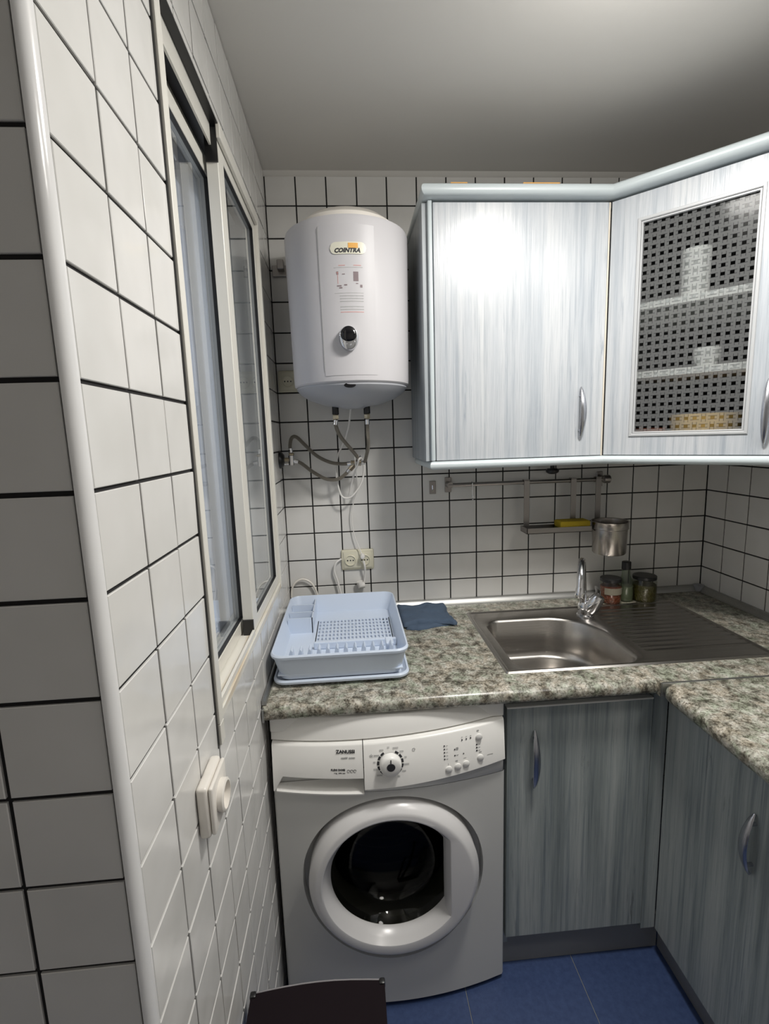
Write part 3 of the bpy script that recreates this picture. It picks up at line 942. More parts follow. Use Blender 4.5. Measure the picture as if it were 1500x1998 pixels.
# raised step behind the comb, then the comb that holds the plates
ob('step', bx(ix0 + .085, ix1 - .004, -0.432, -0.420, fz, fz + .022, .003, 2), M['rack'], rk)
for i in range(12):
    x = ix0 + .030 + i * 0.0245
    ob('comb_tooth', pr([(x - .0105, fz + .001), (x + .0095, fz + .001), (x + .0085, fz + .050), (x + .004, fz + .056), (x - .001, fz + .044), (x - .006, fz + .020)], 'y', -0.548, -0.516), M['rack'], rk)
ob('end_block', bx(ix1 - .040, ix1 - .018, -0.520, -0.475, fz, fz + .048, .004, 2), M['rack'], rk)
bm = B()
for y in (-0.175, -0.245, -0.300):
    box(bm, ix0 - .004, 0.105, y - .002, y + .002, fz, .975)
box(bm, 0.102, 0.106, -0.302, iy1 + .004, fz, .975)
ob('cutlery_divider', bm, M['rack'], rk)
ob('foot', bx(0.06, 0.33, -0.53, -0.16, WT + .0075, fz - .005), M['rack'], rk)

# ------------------------------------------------------------------ wall cabinets
CB, CT, CF = 1.457, 2.181, -0.330
wc = empty('wall_cabinet', (0.75, -0.16, CB), 'pale washed-wood wall cabinet with one plain door, right of the water heater', 'cabinet')
bm = B()
box(bm, 0.476, 0.492, -0.318, -0.004, CB, CT)
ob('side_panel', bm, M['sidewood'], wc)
bm = B()
box(bm, 0.493, 1.018, -0.309, -0.004, CB, CB + .016)
box(bm, 0.493, 1.018, -0.309, -0.004, CT - .016, CT)
box(bm, 0.493, 1.018, -0.012, -0.004, CB + .016, CT - .016)
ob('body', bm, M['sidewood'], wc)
ob('front_post', bx(0.4905, 0.5035, CF - .001, -0.309, CB, CT + .004, .004, 3), M['cornice'], wc, smooth=True)
d = ob('door', bx(0.5055, 1.0175, CF, -0.311, CB + .001, CT - .003, .0015), M['wood'], wc)
bow_handle('handle', (0.947, CF, 1.645), (0.947, CF, 1.530), (0, -1, 0), d)
ob('edge_band', bx(1.0182, 1.0225, CF + .002, -0.309, CB, CT - .003), M['beige'], wc)
# corner cabinet with diagonal glass door
D2 = 2 ** -.5
P0 = Vector((1.0245, CF, 0)); DIR = Vector((D2, -D2, 0)); NRM = Vector((-D2, -D2, 0))
LD = 0.415
cc = empty('corner_cabinet', (1.4, -0.25, CB), 'diagonal corner wall cabinet with woven-pattern glass door', 'cabinet')
E1 = P0 + DIR * LD
bm = B()
inn = -.022
A1 = P0 + NRM * inn; A2 = E1 + NRM * inn
poly = [(1.026, -.004), (1.026, CF - inn * .4), (A1.x, A1.y), (A2.x, A2.y), (A2.x + .02, A2.y), (XR - .004, A2.y), (XR - .004, -.004)]
for z0, z1 in ((CB, CB + .016), (CT - .016, CT)): prism(bm, poly, 'z', z0, z1)
box(bm, 1.026, 1.040, -0.305, -.004, CB + .016, CT - .016)
box(bm, 1.040, XR - .004, -.018, -.004, CB + .016, CT - .016)
box(bm, XR - .018, XR - .004, A2.y, -.018, CB + .016, CT - .016)
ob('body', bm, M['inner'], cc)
ipoly = [(1.042, -.020), (1.042, -0.322), (A1.x + .012, A1.y + .006), (A2.x, A2.y + .012), (XR - .02, A2.y + .012), (XR - .02, -.020)]
ob('shelf', pr(ipoly, 'z', 1.875, 1.893), M['shelf'], cc)
ob('shelf', pr(ipoly, 'z', 1.682, 1.700), M['shelf'], cc)
# door frame
g0, g1, gz0, gz1 = 0.076, 0.352, 1.517, 2.108
def dgp(u, v, d): p = P0 + DIR * u + NRM * d; return (p.x, p.y, v)
cd = ob('door', ringframe(B(), (.0005, LD - .002, CB + .001, CT - .003), (g0, g1, gz0, gz1), -.019, 0, dgp), M['wood'], cc)
ob('glazing_bead', ringframe(B(), (g0 - .005, g1 + .005, gz0 - .005, gz1 + .005), (g0 + .004, g1 - .004, gz0 + .004, gz1 - .004), -.004, .004, dgp, .002), M['edge'], cd)
ob('inner_bead', ringframe(B(), (g0 + .0045, g1 - .0045, gz0 + .0045, gz1 - .0045), (g0 + .009, g1 - .009, gz0 + .009, gz1 - .009), -.008, .0005, dgp, .001), M['edge'], cd)
bm = B()
lay = bm.loops.layers.uv.new('UVMap')
vs = []
for s_, z_ in ((g0, gz0), (g1, gz0), (g1, gz1), (g0, gz1)):
    p = P0 + DIR * s_ + NRM * -.009; vs.append(bm.verts.new((p.x, p.y, z_)))
f = bm.faces.new(vs)
for l, (u_, v_) in zip(f.loops, ((g0, gz0), (g1, gz0), (g1, gz1), (g0, gz1))): l[lay].uv = (u_, v_)
ob('glass_pane', bm, M['weave'], cd)
hp = P0 + DIR * .392
bow_handle('handle', (hp.x, hp.y, 1.630), (hp.x, hp.y, 1.500), tuple(NRM), cd)
# next cabinet along the right wall, mostly outside the picture
wr = empty('wall_cabinet', (1.47, -0.9, CB), 'wall cabinet at the right picture edge beyond the glass-doored corner cabinet', 'cabinet')
ob('body', bx(E1.x + .024, XR - .004, -1.25, E1.y - .002, CB, CT, .001), M['sidewood'], wr)
ob('door', bx(E1.x + .004, E1.x + .022, -1.06, E1.y - .004, CB + .001, CT - .003, .0015), M['wood'], wr)
# cornice and light rail: rounded mouldings mitred along the three fronts
def mould(prof, path, name, mat):
    """prof (outwards, z) swept along path of (point, outward mitre vector)"""
    bm = B(); rings = []
    for p, n in path: rings.append([bm.verts.new((p[0] + n[0] * o, p[1] + n[1] * o, z)) for o, z in prof])
    k = len(prof)
    for A_, B_ in zip(rings, rings[1:]):
        for i in range(k): bm.faces.new((A_[i], A_[(i + 1) % k], B_[(i + 1) % k], B_[i]))
    bm.faces.new(rings[0]); bm.faces.new(list(reversed(rings[-1])))
    return ob(name, bm, mat, None, smooth=True)
t1 = math.tan(math.radians(22.5))
def path(x0):
    return [((x0, -.006), (-1, 0)), ((x0, CF), (-1, -1)), ((P0.x, CF), (-t1, -1)), ((E1.x + .004, E1.y), (-1, -t1)), ((E1.x + .004, -1.25), (-1, 0))]
def halfround(o0, o1, z0, z1):
    pts = [(o0, z0)]
    for i in range(9):
        a = math.radians(-90 + 180 * i / 8)
        pts.append((o1 - (z1 - z0) / 2 + (z1 - z0) / 2 * math.cos(a), (z0 + z1) / 2 + (z1 - z0) / 2 * math.sin(a)))
    pts.append((o0, z1))
    return pts
c1 = mould(halfround(-.03, .032, CT + .003, CT + .036), path(0.502), 'cornice', M['cornice'])
tag(c1, 'rounded pale grey-blue cornice moulding along the top of the wall cabinets', 'moulding')
c2 = mould(halfround(-.03, .014, CB - .026, CB - .001), path(0.498), 'light_rail', M['cornice'])
tag(c2, 'rounded pale grey-blue rail moulding along the bottom of the wall cabinets', 'moulding')
# tape and paper on top of the cornice
for i, (x0, x1, lab) in enumerate(((0.757, 0.862, 'wider orange-yellow tape strip on the cornice, near the cabinet corner'), (0.553, 0.60, 'short orange-yellow tape strip on the cornice, at its left end'))):
    o = ob('tape', bx(x0, x1, CF - .020, CF + .030, CT + .0362, CT + .0385, .0005), M['orange']); tag(o, lab, 'tape')
o = ob('paper', pr([(0.62, CF + .02), (0.70, CF - .012), (0.98, CF - .005), (0.93, CF + .03)], 'z', CT + .0386, CT + .0392), M['shelf'])
tag(o, 'thin sheet of white paper lying on the cornice above the plain door', 'paper')

# things in the corner cabinet
def diag(s, o): p = P0 + DIR * s + NRM * o; return p.x, p.y
x, y = diag(.205, -.080)
o = ob('tall_cup', lt([(0, 0), (.030, 0), (.034, .01), (.036, .125), (.033, .125), (.031, .012), (0, .010)], (x, y, 1.8935), n=28), M['crockery'], smooth=True)
tag(o, 'tall white cup behind the woven glass on the top shelf', 'cup')
x, y = diag(.245, -.075)
o = ob('cup', lt([(0, 0), (.020, 0), (.031, .020), (.033, .050), (.030, .050), (.028, .020), (0, .006)], (x, y, 1.7005), n=28), M['crockery'], smooth=True)
tag(o, 'small white cup behind the woven glass on the middle shelf', 'cup')
x, y = diag(.245, -.120)
o = ob('bowl', lt([(0, 0), (.05, 0), (.085, .025), (.092, .098), (.087, .098), (.080, .027), (0, .006)], (x, y, CB + .0165), n=36), M['bowl'], smooth=True)
tag(o, 'yellow bowl behind the woven glass at the bottom of the corner cabinet', 'bowl')
x, y = diag(.110, -.085)
o = ob('pot', lt([(0, 0), (.035, 0), (.045, .02), (.042, .062), (.038, .062), (.038, .02), (0, .006)], (x, y, CB + .0165), n=28), M['darkred'], smooth=True)
tag(o, 'dark reddish-brown pot beside the yellow bowl, bottom left of the corner cabinet', 'pot')

# ------------------------------------------------------------------ water heater
HX, HY = 0.262, -0.212
wh = empty('water_heater', (HX, HY, 1.69), 'white cylindrical electric water heater hung on the tiles above the dish rack', 'water heater')
ZB, ZT = 1.690, 2.125
RT, RB = 0.184, 0.177
ob('body', lt([(0, ZB + .002), (RB - .004, ZB), (RB, ZB + .004), (RB + .001, ZB + .02), (RT, ZT - .012), (RT - .003, ZT - .003), (RT - .010, ZT), (0, ZT)], (HX, HY, 0), n=96), M['white'], wh, smooth=True)
ob('top_cap', lt([(.150, ZT - .002), (.146, ZT + .026), (.120, ZT + .046), (.06, ZT + .053), (0, ZT + .054)], (HX, HY + .01, 0), n=64), M['ivory'], wh, smooth=True)
ob('bottom_cap', lt([(RB - .006, ZB + .003), (RB - .006, ZB - .006), (RB - .018, ZB - .020), (.135, ZB - .036), (.09, ZB - .052), (.04, ZB - .060), (.034, ZB - .064), (0, ZB - .065)], (HX, HY, 0), n=72), M['dome'], wh, smooth=True)
def _unused(): pass

def on_cyl(bm, off=0.0006):
    """bend flat artwork (x, z around the heater's axis, y depth) round the front of the body"""
    for v in bm.verts:
        z = v.co.z
        r = RB + (RT - RB) * (z - ZB) / (ZT - ZB) + off - v.co.y
        a = -PI / 2 + v.co.x / RB
        v.co = Vector((HX + r * math.cos(a), HY + r * math.sin(a), z))
    return bm
def gridplate(x0, x1, z0, z1, th, n=10, outline=None):
    bm = B()
    prev = None
    for i in range(n + 1):
        x = x0 + (x1 - x0) * i / n
        if outline: za, zb = outline(x)
        else: za, zb = z0, z1
        q = [bm.verts.new((x, -th, za)), bm.verts.new((x, -th, zb)), bm.verts.new((x, .001, zb)), bm.verts.new((x, .001, za))]
        if prev:
            for k in range(4): bm.faces.new((prev[k], prev[(k + 1) % 4], q[(k + 1) % 4], q[k]))
        else: bm.faces.new(q)
        prev = q
    bm.faces.new(list(reversed(prev)))
    return bm
# front cover edges
ob('panel_seam', on_cyl(gridplate(-0.0785, -0.0765, 1.720, 2.092, .0012, 1)), M['inkg'], wh)
ob('front_panel', on_cyl(gridplate(-0.0765, 0.072, 1.708, 2.096, .0009, 16)), M['white'], wh, smooth=True)
bc_ = (0.002, 2.036)
def pill(x):
    c, r, hw = bc_[1], .015, .047
    dx = abs(x - bc_[0]) - (hw - r)
    hh = r if dx <= 0 else math.sqrt(max(1e-8, r * r - dx * dx))
    return c - hh, c + hh
o = ob('badge', on_cyl(gridplate(bc_[0] - .047, bc_[0] + .047, 0, 0, .0028, 30, pill)), M['badge'], wh, smooth=True)
tm = Matrix.Translation((bc_[0] - .003, -.0030, 2.0295)) @ Matrix.Rotation(PI / 2, 4, 'X')
ob('lettering', on_cyl(text_bm('COINTRA', .0150, tm, .0004, .25, .0007)), M['ink'], o)
ob('price_sticker', on_cyl(gridplate(.002, .027, 2.0355, 2.048, .0036, 4)), M['orange'], o)
bm = B()
sx0, sx1 = -.038, .038
def ln(x0, x1, z, h=.0012): join_bm(bm, gridplate(x0, x1, z - h / 2, z + h / 2, .0014, 4))
for z_ in (1.9880, 1.9230): ln(sx0, sx1, z_)
for z_ in (1.9160, 1.9090, 1.9020, 1.8880, 1.8810): ln(sx0 + .014, sx1, z_, .0022)
ob('instructions', on_cyl(bm), M['inkg'], wh, kind='stuff')
bm = B()
for a, b, z_ in ((-.025, -.008, 1.9930), (.014, .034, 1.9930), (sx0 + .014, sx1, 1.8740), (-.032, -.026, 1.9750)): join_bm(bm, gridplate(a, b, z_ - .0008, z_ + .0008, .0014, 3))
join_bm(bm, gridplate(-.0285, -.0275, 1.9470, 1.9770, .0014, 1))
ob('instructions', on_cyl(bm), M['inkr'], wh, kind='stuff')
bm = B()
for a, b, z0_, z1_ in ((.013, .026, 1.9530, 1.9770), (-.031, -.019, 1.9400, 1.9430), (-.025, -.017, 1.9350, 1.9380), (-.012, -.004, 1.9420, 1.9450), (-.016, -.009, 1.9700, 1.9720), (.019, .025, 1.9460, 1.9480), (.030, .036, 1.9370, 1.9440), (-.031, -.026, 1.9700, 1.9780)):
    join_bm(bm, gridplate(a, b, z0_, z1_, .0014, 2))
ob('instructions', on_cyl(bm), plain('dull_print', (.22, .17, .18), .6), wh, kind='stuff')
# dial: chrome drop-shaped bezel with black window and four small buttons
kc = Vector((HX - .006, HY - 0.1800, 1.806))
bm = B()
def egg(rx, rz_up, rz_dn, y, n=36, dz=0):
    return [bm.verts.new((kc.x + rx * math.cos(a), y, kc.z + dz + (rz_up if math.sin(a) > 0 else rz_dn) * math.sin(a))) for a in [2 * PI * i / n for i in range(n)]]
lv = [egg(.026, .030, .034, kc.y + .004), egg(.027, .031, .035, kc.y - .008), egg(.025, .029, .033, kc.y - .016), egg(.020, .024, .026, kc.y - .019)]
for A_, B_ in zip(lv, lv[1:]):
    for i in range(36): bm.faces.new((A_[i], A_[(i + 1) % 36], B_[(i + 1) % 36], B_[i]))
bm.faces.new(lv[-1])
dial = ob('dial', bm, plain('satin_silver_bezel', (.62, .63, .66), .18, 1.0), wh, smooth=True)
bm = B()
lv = [egg(.0220, .024, .016, kc.y - .014, dz=.004), egg(.0220, .024, .016, kc.y - .0195, dz=.004), egg(.016, .017, .011, kc.y - .0235, dz=.004)]
for A_, B_ in zip(lv, lv[1:]):
    for i in range(36): bm.faces.new((A_[i], A_[(i + 1) % 36], B_[(i + 1) % 36], B_[i]))
bm.faces.new(lv[-1])
ob('dial_window', bm, M['blackg'], dial, smooth=True)
for i, a in enumerate((-146, -112, -76, -40)):
    a = math.radians(a)
    ob('button', lt([(.0028, 0), (.0028, .003), (.0018, .0045), (0, .005)], (kc.x + .0195 * math.cos(a), kc.y - .0165, kc.z + .0215 * math.sin(a)), (0, -1, 0), 12), M['chrome'], dial, smooth=True)
bm = B()
lathe(bm, [(.0165, -.002), (.0165, .003), (0, .004)], (0, 0, 0), (0, -1, 0), 28)
for v in bm.verts: v.co = Vector((HX - .008 + v.co.x, HY - RB + .010 + v.co.y, ZB - .0085 + v.co.z * .42))
ob('indicator_light', bm, M['blackg'], wh, smooth=True)
for x in (HX - .056, HX + .044):
    n_ = ob('water_connection', lt([(0, .03), (.0105, .03), (.0105, 0), (0, 0)], (x, HY + .012, ZB - .080), n=20), M['black'], wh, smooth=True)
    ob('hose_nut', lt([(.009, 0), (.0105, -.003), (.0105, -.014), (.008, -.016), (0, -.016)], (x, HY + .012, ZB - .080), n=6), M['brass'], n_)
o = ob('wall_bracket', bx(0.010, 0.062, -0.010, -0.0006, 2.085, 2.120, .001), M['dsteel'], wh)
ob('hook', bx(0.030, 0.052, -0.040, -0.010, 2.100, 2.130, .002), M['dsteel'], o)
ob('rear_mount', bx(HX - .12, HX + .12, HY + .13, -.0006, 2.04, 2.09), M['dsteel'], wh)

# hoses between heater, T-piece and the wall valve
cx0, cx1, hy = HX - .056, HX + .044, HY + .012
t = empty('water_valve', (0.0, -0.06, 1.466), 'metal angle valve on the left wall by the corner, feeding the heater hoses', 'valve')
ob('rosette', lt([(0, 0), (.030, 0), (.028, .008), (.018, .016), (0, .018)], (0.0008, -0.06, 1.466), (1, 0, 0), 28), M['black'], t, smooth=True)
ob('pipe', tb([(0.008, -.06, 1.466), (0.034, -.06, 1.466)], .0075, 12), M['brass'], t, smooth=True)
ob('pipe', tb([(0.008, -.06, 1.452), (0.034, -.06, 1.452)], .0045, 12), M['chrome'], t, smooth=True)
ob('body', tb([(0.042, -.06, 1.447), (0.042, -.06, 1.480)], .011, 12), M['chrome'], t, smooth=True)
ob('knob', bx(0.034, 0.052, -0.068, -0.052, 1.480, 1.489, .002), M['brass'], t)
def hose(pts, label, name='hose', r=.0062, mat='hose', ends=True, cat='hose', group=None):
    sp_ = spline(pts, 7)
    o = ob(name, tb(sp_, r, 12), M[mat], None, smooth=True)
    tag(o, label, cat, group)
    if ends:
        for a, b in ((sp_[0], sp_[2]), (sp_[-1], sp_[-3])):
            d_ = (b - a).normalized()
            ob('ferrule', tb([a + d_ * .001, a + d_ * .016], r + .0014, 12), M['chrome'], o, smooth=True)
    return o
JX, JY, JZ = 0.268, -0.085, 1.447
hose([(cx0, hy, 1.592), (cx0 - .001, hy, 1.575), (cx0 + .012, hy + .015, 1.54), (cx0 + .042, hy + .06, 1.50), (JX + .004, JY - .004, 1.468), (JX + .006, JY, JZ + .010)], 'dark braided hose from the left heater connection down to the brass T-piece')
hose([(cx1, hy, 1.592), (cx1, hy + .005, 1.55), (cx1 + .002, hy + .03, 1.51), (cx1 - .004, hy + .08, 1.473), (JX + .028, JY - .002, 1.451), (JX + .014, JY, JZ)], 'dark braided hose from the right heater connection to the T-piece')
hose([(0.041, -.06, 1.489), (0.040, -.06, 1.515), (0.047, -.062, 1.540), (0.064, -.065, 1.543), (0.092, -.068, 1.515), (0.130, -.07, 1.477), (0.175, -.075, 1.453), (0.215, -.08, 1.446), (JX - .016, JY, JZ)], 'braided hose arching up from the wall valve to the T-piece, the upper one')
hose([(0.050, -.06, 1.462), (0.075, -.062, 1.452), (0.115, -.065, 1.420), (0.160, -.068, 1.394), (0.200, -.07, 1.392), (0.228, -.078, 1.410), (JX - .022, JY + .004, 1.428)], 'braided hose sagging from the wall valve to the T-piece, the lower one')
t = empty('pipe_tee', (JX, JY, JZ), 'small brass T-piece joining the heater hoses under the heater', 'pipe fitting')
ob('body', tb([(JX - .020, JY, JZ), (JX + .016, JY, JZ)], .0098, 8), M['brass'], t)
ob('branch', tb([(JX - .004, JY, JZ), (JX - .024, JY + .003, JZ - .022)], .0088, 8), M['brass'], t)
ob('collar', tb([(JX - .002, JY, JZ), (JX + .004, JY, JZ)], .0115, 12), M['chrome'], t, smooth=True)

# ------------------------------------------------------------------ sockets and cables
def socket_face(parent, x, z, y, mat, r=.0215):
    s_ = ob('socket', lt([(r, 0), (r, .0035), (r - .003, .005), (r - .0045, .0015), (0, .0015)], (x, y, z), (0, -1, 0), 32), mat, parent, smooth=True)
    h = B()
    for dx in (-.0105, 0, .0105): lathe(h, [(.0026, .0017), (.0026, .0022), (0, .0022)], (x + dx, y, z), (0, -1, 0), 12)
    ob('pin_hole', h, M['black'], s_, kind='stuff')
    return s_
t = empty('wall_socket', (0.2585, 0, 1.082), 'cream double wall socket on the back tiles above the dish rack', 'socket')
ob('plate', bx(0.198, 0.319, -.009, -.0006, 1.044, 1.121, .006, 3), M['cream'], t, smooth=True)
ob('inner_plate', bx(0.206, 0.311, -.0115, -.0085, 1.051, 1.114, .002, 2), M['cream'], t, smooth=True)
socket_face(t, 0.2315, 1.081, -.0112, M['cream']); socket_face(t, 0.2845, 1.081, -.0112, M['cream'])
t = empty('wall_socket', (0.064, 0, 1.737), 'cream wall socket half hidden behind the lower left of the water heater', 'socket')
ob('plate', bx(0.006, 0.122, -.009, -.0006, 1.700, 1.774, .006, 3), M['cream'], t, smooth=True)
ob('inner_plate', bx(0.013, 0.115, -.0115, -.0085, 1.707, 1.767, .002, 2), M['cream'], t, smooth=True)
socket_face(t, 0.040, 1.737, -.0112, M['cream']); socket_face(t, 0.088, 1.737, -.0112, M['cream'])
# surface socket on the left wall
t = empty('surface_socket', (0, -1.10, 1.00), 'ivory surface-mounted socket on the white tiles of the left wall', 'socket')
Yc, Zc = -1.100, 1.001
ob('back_box', bx(.0006, .017, Yc - .040, Yc + .040, Zc - .041, Zc + .041, .005, 3), M['ivory'], t, smooth=True)
ob('cover', bx(.0175, .024, Yc - .037, Yc + .037, Zc - .038, Zc + .038, .003, 3), M['ivory'], t, smooth=True)
s_ = ob('socket', lt([(.024, 0), (.024, .008), (.0215, .010), (.0195, .010), (.0195, -.004), (0, -.004)], (.024, Yc, Zc), (1, 0, 0), 36), M['ivory'], t, smooth=True)
h = B()
for dz in (-.0095, .0095): lathe(h, [(.0028, -.0038), (.0028, -.0032), (0, -.0032)], (.024, Yc, Zc + dz), (1, 0, 0), 12)
ob('pin_hole', h, M['black'], s_, kind='stuff')
# cables
hose([(HX - .006, HY + .05, ZB - .050), (0.248, -.12, 1.585), (0.232, -.07, 1.530), (0.204, -.055, 1.475), (0.195, -.05, 1.420), (0.200, -.05, 1.365), (0.213, -.05, 1.327), (0.244, -.05, 1.325), (0.280, -.05, 1.368), (0.294, -.055, 1.42), (0.288, -.07, 1.458), (0.278, -.100, 1.462), (0.270, -.101, 1.44), (0.252, -.06, 1.39), (0.236, -.03, 1.325)],
     'white heater cable looped round the hoses below the water heater', 'cable', .0033, 'cable', False, 'cable')
hose([(0.262, -.101, 1.470), (0.264, -.101, 1.440), (0.268, -.04, 1.355), (0.251, -.02, 1.295), (0.243, -.016, 1.245), (0.250, -.016, 1.178), (0.266, -.020, 1.130), (0.277, -.030, 1.100)],
     'thin white cord hanging down the tiles into the double socket', 'cord', .0019, 'cable', False, 'cable')
t = empty('plug', (0.2845, -.0118, 1.090), 'white plug in the right half of the double socket, its lead hanging below', 'plug')
ob('body', lt([(0, 0), (.0095, 0), (.0095, .016), (.007, .026), (0, .028)], (0.277, -.0125, 1.098), (0, -1, 0), 20), M['cable'], t, smooth=True)
sp_ = spline([(0.280, -.024, 1.080), (0.284, -.026, 1.060), (0.284, -.018, 1.030), (0.281, -.016, 1.000), (0.274, -.016, 0.985)], 6)
ob('lead', tb(sp_, .0042, 10), M['cable'], t, smooth=True)
ob('connector', tb([(0.262, -.018, 1.000), (0.266, -.018, 0.984), (0.282, -.018, 0.984)], [.013, .0145, .009], 12), M['cable'], t, smooth=True)
hose([(0.198, -.010, 1.088), (0.178, -.016, 1.075), (0.170, -.016, 1.045), (0.180, -.016, 1.005), (0.190, -.018, 0.955), (0.192, -.020, 0.915)], 'white cable running from the double socket down behind the dish rack', 'cable', .0038, 'cable', False, 'cable')
hose([(0.006, -.014, 0.950), (0.010, -.014, 0.985), (0.028, -.014, 1.010), (0.054, -.014, 1.018), (0.082, -.014, 1.002), (0.100, -.014, 0.965), (0.108, -.016, 0.92)], 'beige cable arching out of the corner behind the dish rack', 'cable', .0036, 'ivory', False, 'cable')

# ------------------------------------------------------------------ utensil rail and what hangs on it
RZ, RY = 1.352, -0.040
ra = empty('utensil_rail', (0.9, RY, RZ), 'long steel utensil rail on the tiles below the wall cabinets', 'rail')
ob('bar', tb([(0.600, RY, RZ), (1.200, RY, RZ)], .0072, 14), M['dsteel'], ra, smooth=True)
for x in (0.606, 1.190):
    b_ = ob('bracket', bx(x - .012, x + .012, -.0056, -.0006, RZ - .030, RZ + .026, .0015), M['dsteel'], ra)
    ob('holder', tb([(x, -.005, RZ), (x, RY - .006, RZ)], .011, 14), M['dsteel'], b_, smooth=True)
ob('end_knob', lt([(0, -.004), (.0135, -.004), (.0155, 0), (.0155, .018), (.010, .022), (0, .022)], (1.190, RY, RZ), (1, 0, 0), 20), M['dsteel'], ra, smooth=True)
t = tag(ob('adhesive_hook', bx(0.536, 0.560, -.003, -.0006, 1.318, 1.366, .001), M['dsteel'], None), 'small square metal adhesive hook on the tiles left of the utensil rail', 'hook')
ob('hook_tip', tb([(0.548, -.003, 1.350), (0.548, -.005, 1.334), (0.548, -.010, 1.330)], .003, 8), M['chrome'], t, smooth=True)
pts = [(0.687, RY + .006, RZ + .004), (0.687, RY + .002, RZ + .0105), (0.687, RY - .008, RZ + .009), (0.687, RY - .010, RZ), (0.687, RY - .009, RZ - .03), (0.687, RY - .006, RZ - .048), (0.687, RY - .012, RZ - .056), (0.687, RY - .020, RZ - .050), (0.687, RY - .021, RZ - .040)]
tag(ob('rail_hook', tb(spline(pts, 4), .0016, 8), M['chrome'], None, smooth=True), 'thin S-shaped wire hook hanging from the left part of the rail', 'hook')
def hanger(bm, x, z1, w=.010):
    """flat strap hooked over the bar, then straight down"""
    box(bm, x - w, x + w, RY - .0105, RY - .0075, z1, RZ + .006)
    box(bm, x - w, x + w, RY - .0105, RY + .0090, RZ + .0075, RZ + .0100)
    box(bm, x - w, x + w, RY + .0075, RY + .0095, RZ - .010, RZ + .0085)
ts = empty('hanging_shelf', (1.0, -0.08, 1.16), 'narrow steel shelf tray hanging from the rail, holding the yellow sponge', 'shelf')
for x in (0.890, 1.068):
    bm = B(); hanger(bm, x, 1.190); ob('hanger', bm, M['dsteel'], ts)
bm = B()
tx0, tx1, ty0, ty1, tz = 0.868, 1.110, -.118, -.050, 1.172
box(bm, tx0, tx1, ty0, ty1, tz, tz + .002)
box(bm, tx0, tx1, ty0, ty0 + .002, tz, tz + .020); box(bm, tx0, tx1, ty1 - .002, ty1, tz, tz + .020)
box(bm, tx0, tx0 + .002, ty0, ty1, tz, tz + .020); box(bm, tx1 - .002, tx1, ty0, ty1, tz, tz + .020)
ob('tray', bm, M['dsteel'], ts)
ob('tray_floor', bx(tx0 + .006, tx1 - .006, ty0 + .006, ty1 - .006, tz + .0022, tz + .0035), M['black'], ts)
t = empty('sponge', (1.045, -.088, tz), 'yellow scouring sponge lying in the hanging steel tray', 'sponge')
bm = bx(0.992, 1.106, -.114, -.056, tz + .0145, tz + .040, .006, 2)
ob('foam', bm, M['sponge'], t, smooth=True)
ob('scouring_pad', bx(0.993, 1.105, -.113, -.057, tz + .0038, tz + .0143, .002), M['scrub'], t)
t = empty('canister', (1.170, -.112, 1.09), 'round brushed steel canister hanging at the right end of the rail', 'canister')
bm = B(); hanger(bm, 1.163, 1.195)
ob('hanger', bm, M['dsteel'], t)
cxx, cyy = 1.176, -.116
ob('body', lt([(0, 1.089), (.054, 1.089), (.057, 1.093), (.060, 1.180), (.0635, 1.182), (.0635, 1.205), (.0655, 1.2075), (.0635, 1.209), (.060, 1.207), (.0575, 1.180), (.054, 1.094), (0, 1.093)], (cxx, cyy, 0), n=44), M['steelv'], t, smooth=True)
bm = lt([(0, 0), (.012, 0), (.022, .006), (.024, .014), (.018, .020), (0, .020)], (0.985, -.050, 1.380), n=24)
tag(ob('under_cabinet_knob', lathe(bm, [(.008, .020), (.008, .0762)], (0.985, -.050, 1.380), n=12), M['black'], None, smooth=True), 'small dark rounded fixture under the wall cabinet, above the middle of the rail', 'fixture')

# ------------------------------------------------------------------ washing machine
WX0, WX1, WC = 0.014, 0.617, 0.3155
def yf(x, z=0.3):
    u = (x - WC) / 0.3015
    return -0.648 - 0.040 * (1 - u * u)
wm = empty('washing_machine', (WC, -0.35, 0), 'white front-loading washing machine under the left end of the worktop', 'washing machine')
KX, KZ, KR = 0.3155, 0.396, 0.240
bm = B()
# front sheet with a round opening
N = 96
zb, zt_ = 0.016, 0.654
circ, rect = [], []
for i in range(N):
    a = 2 * PI * i / N
    c_, s_ = math.cos(a), math.sin(a)
    circ.append((KX + KR * c_, KZ + KR * s_))
    k = 1e9
    if c_ > 1e-9: k = min(k, (WX1 - .004 - KX) / c_)
    if c_ < -1e-9: k = min(k, (WX0 + .004 - KX) / c_)
    if s_ > 1e-9: k = min(k, (zt_ - KZ) / s_)
    if s_ < -1e-9: k = min(k, (zb - KZ) / s_)
    rect.append((KX + k * c_, KZ + k * s_))
for c_ in ((WX0 + .004, zb), (WX1 - .004, zb), (WX0 + .004, zt_), (WX1 - .004, zt_)):
    i = min(range(N), key=lambda q: (rect[q][0] - c_[0]) ** 2 + (rect[q][1] - c_[1]) ** 2); rect[i] = c_
STEPS = 8
rings = []
for s_ in range(STEPS + 1):
    f_ = s_ / STEPS
    rings.append([bm.verts.new((c[0] + (r[0] - c[0]) * f_, yf(c[0] + (r[0] - c[0]) * f_), c[1] + (r[1] - c[1]) * f_)) for c, r in zip(circ, rect)])
for A_, B_ in zip(rings, rings[1:]):
    for i in range(N): bm.faces.new((A_[i], A_[(i + 1) % N], B_[(i + 1) % N], B_[i]))
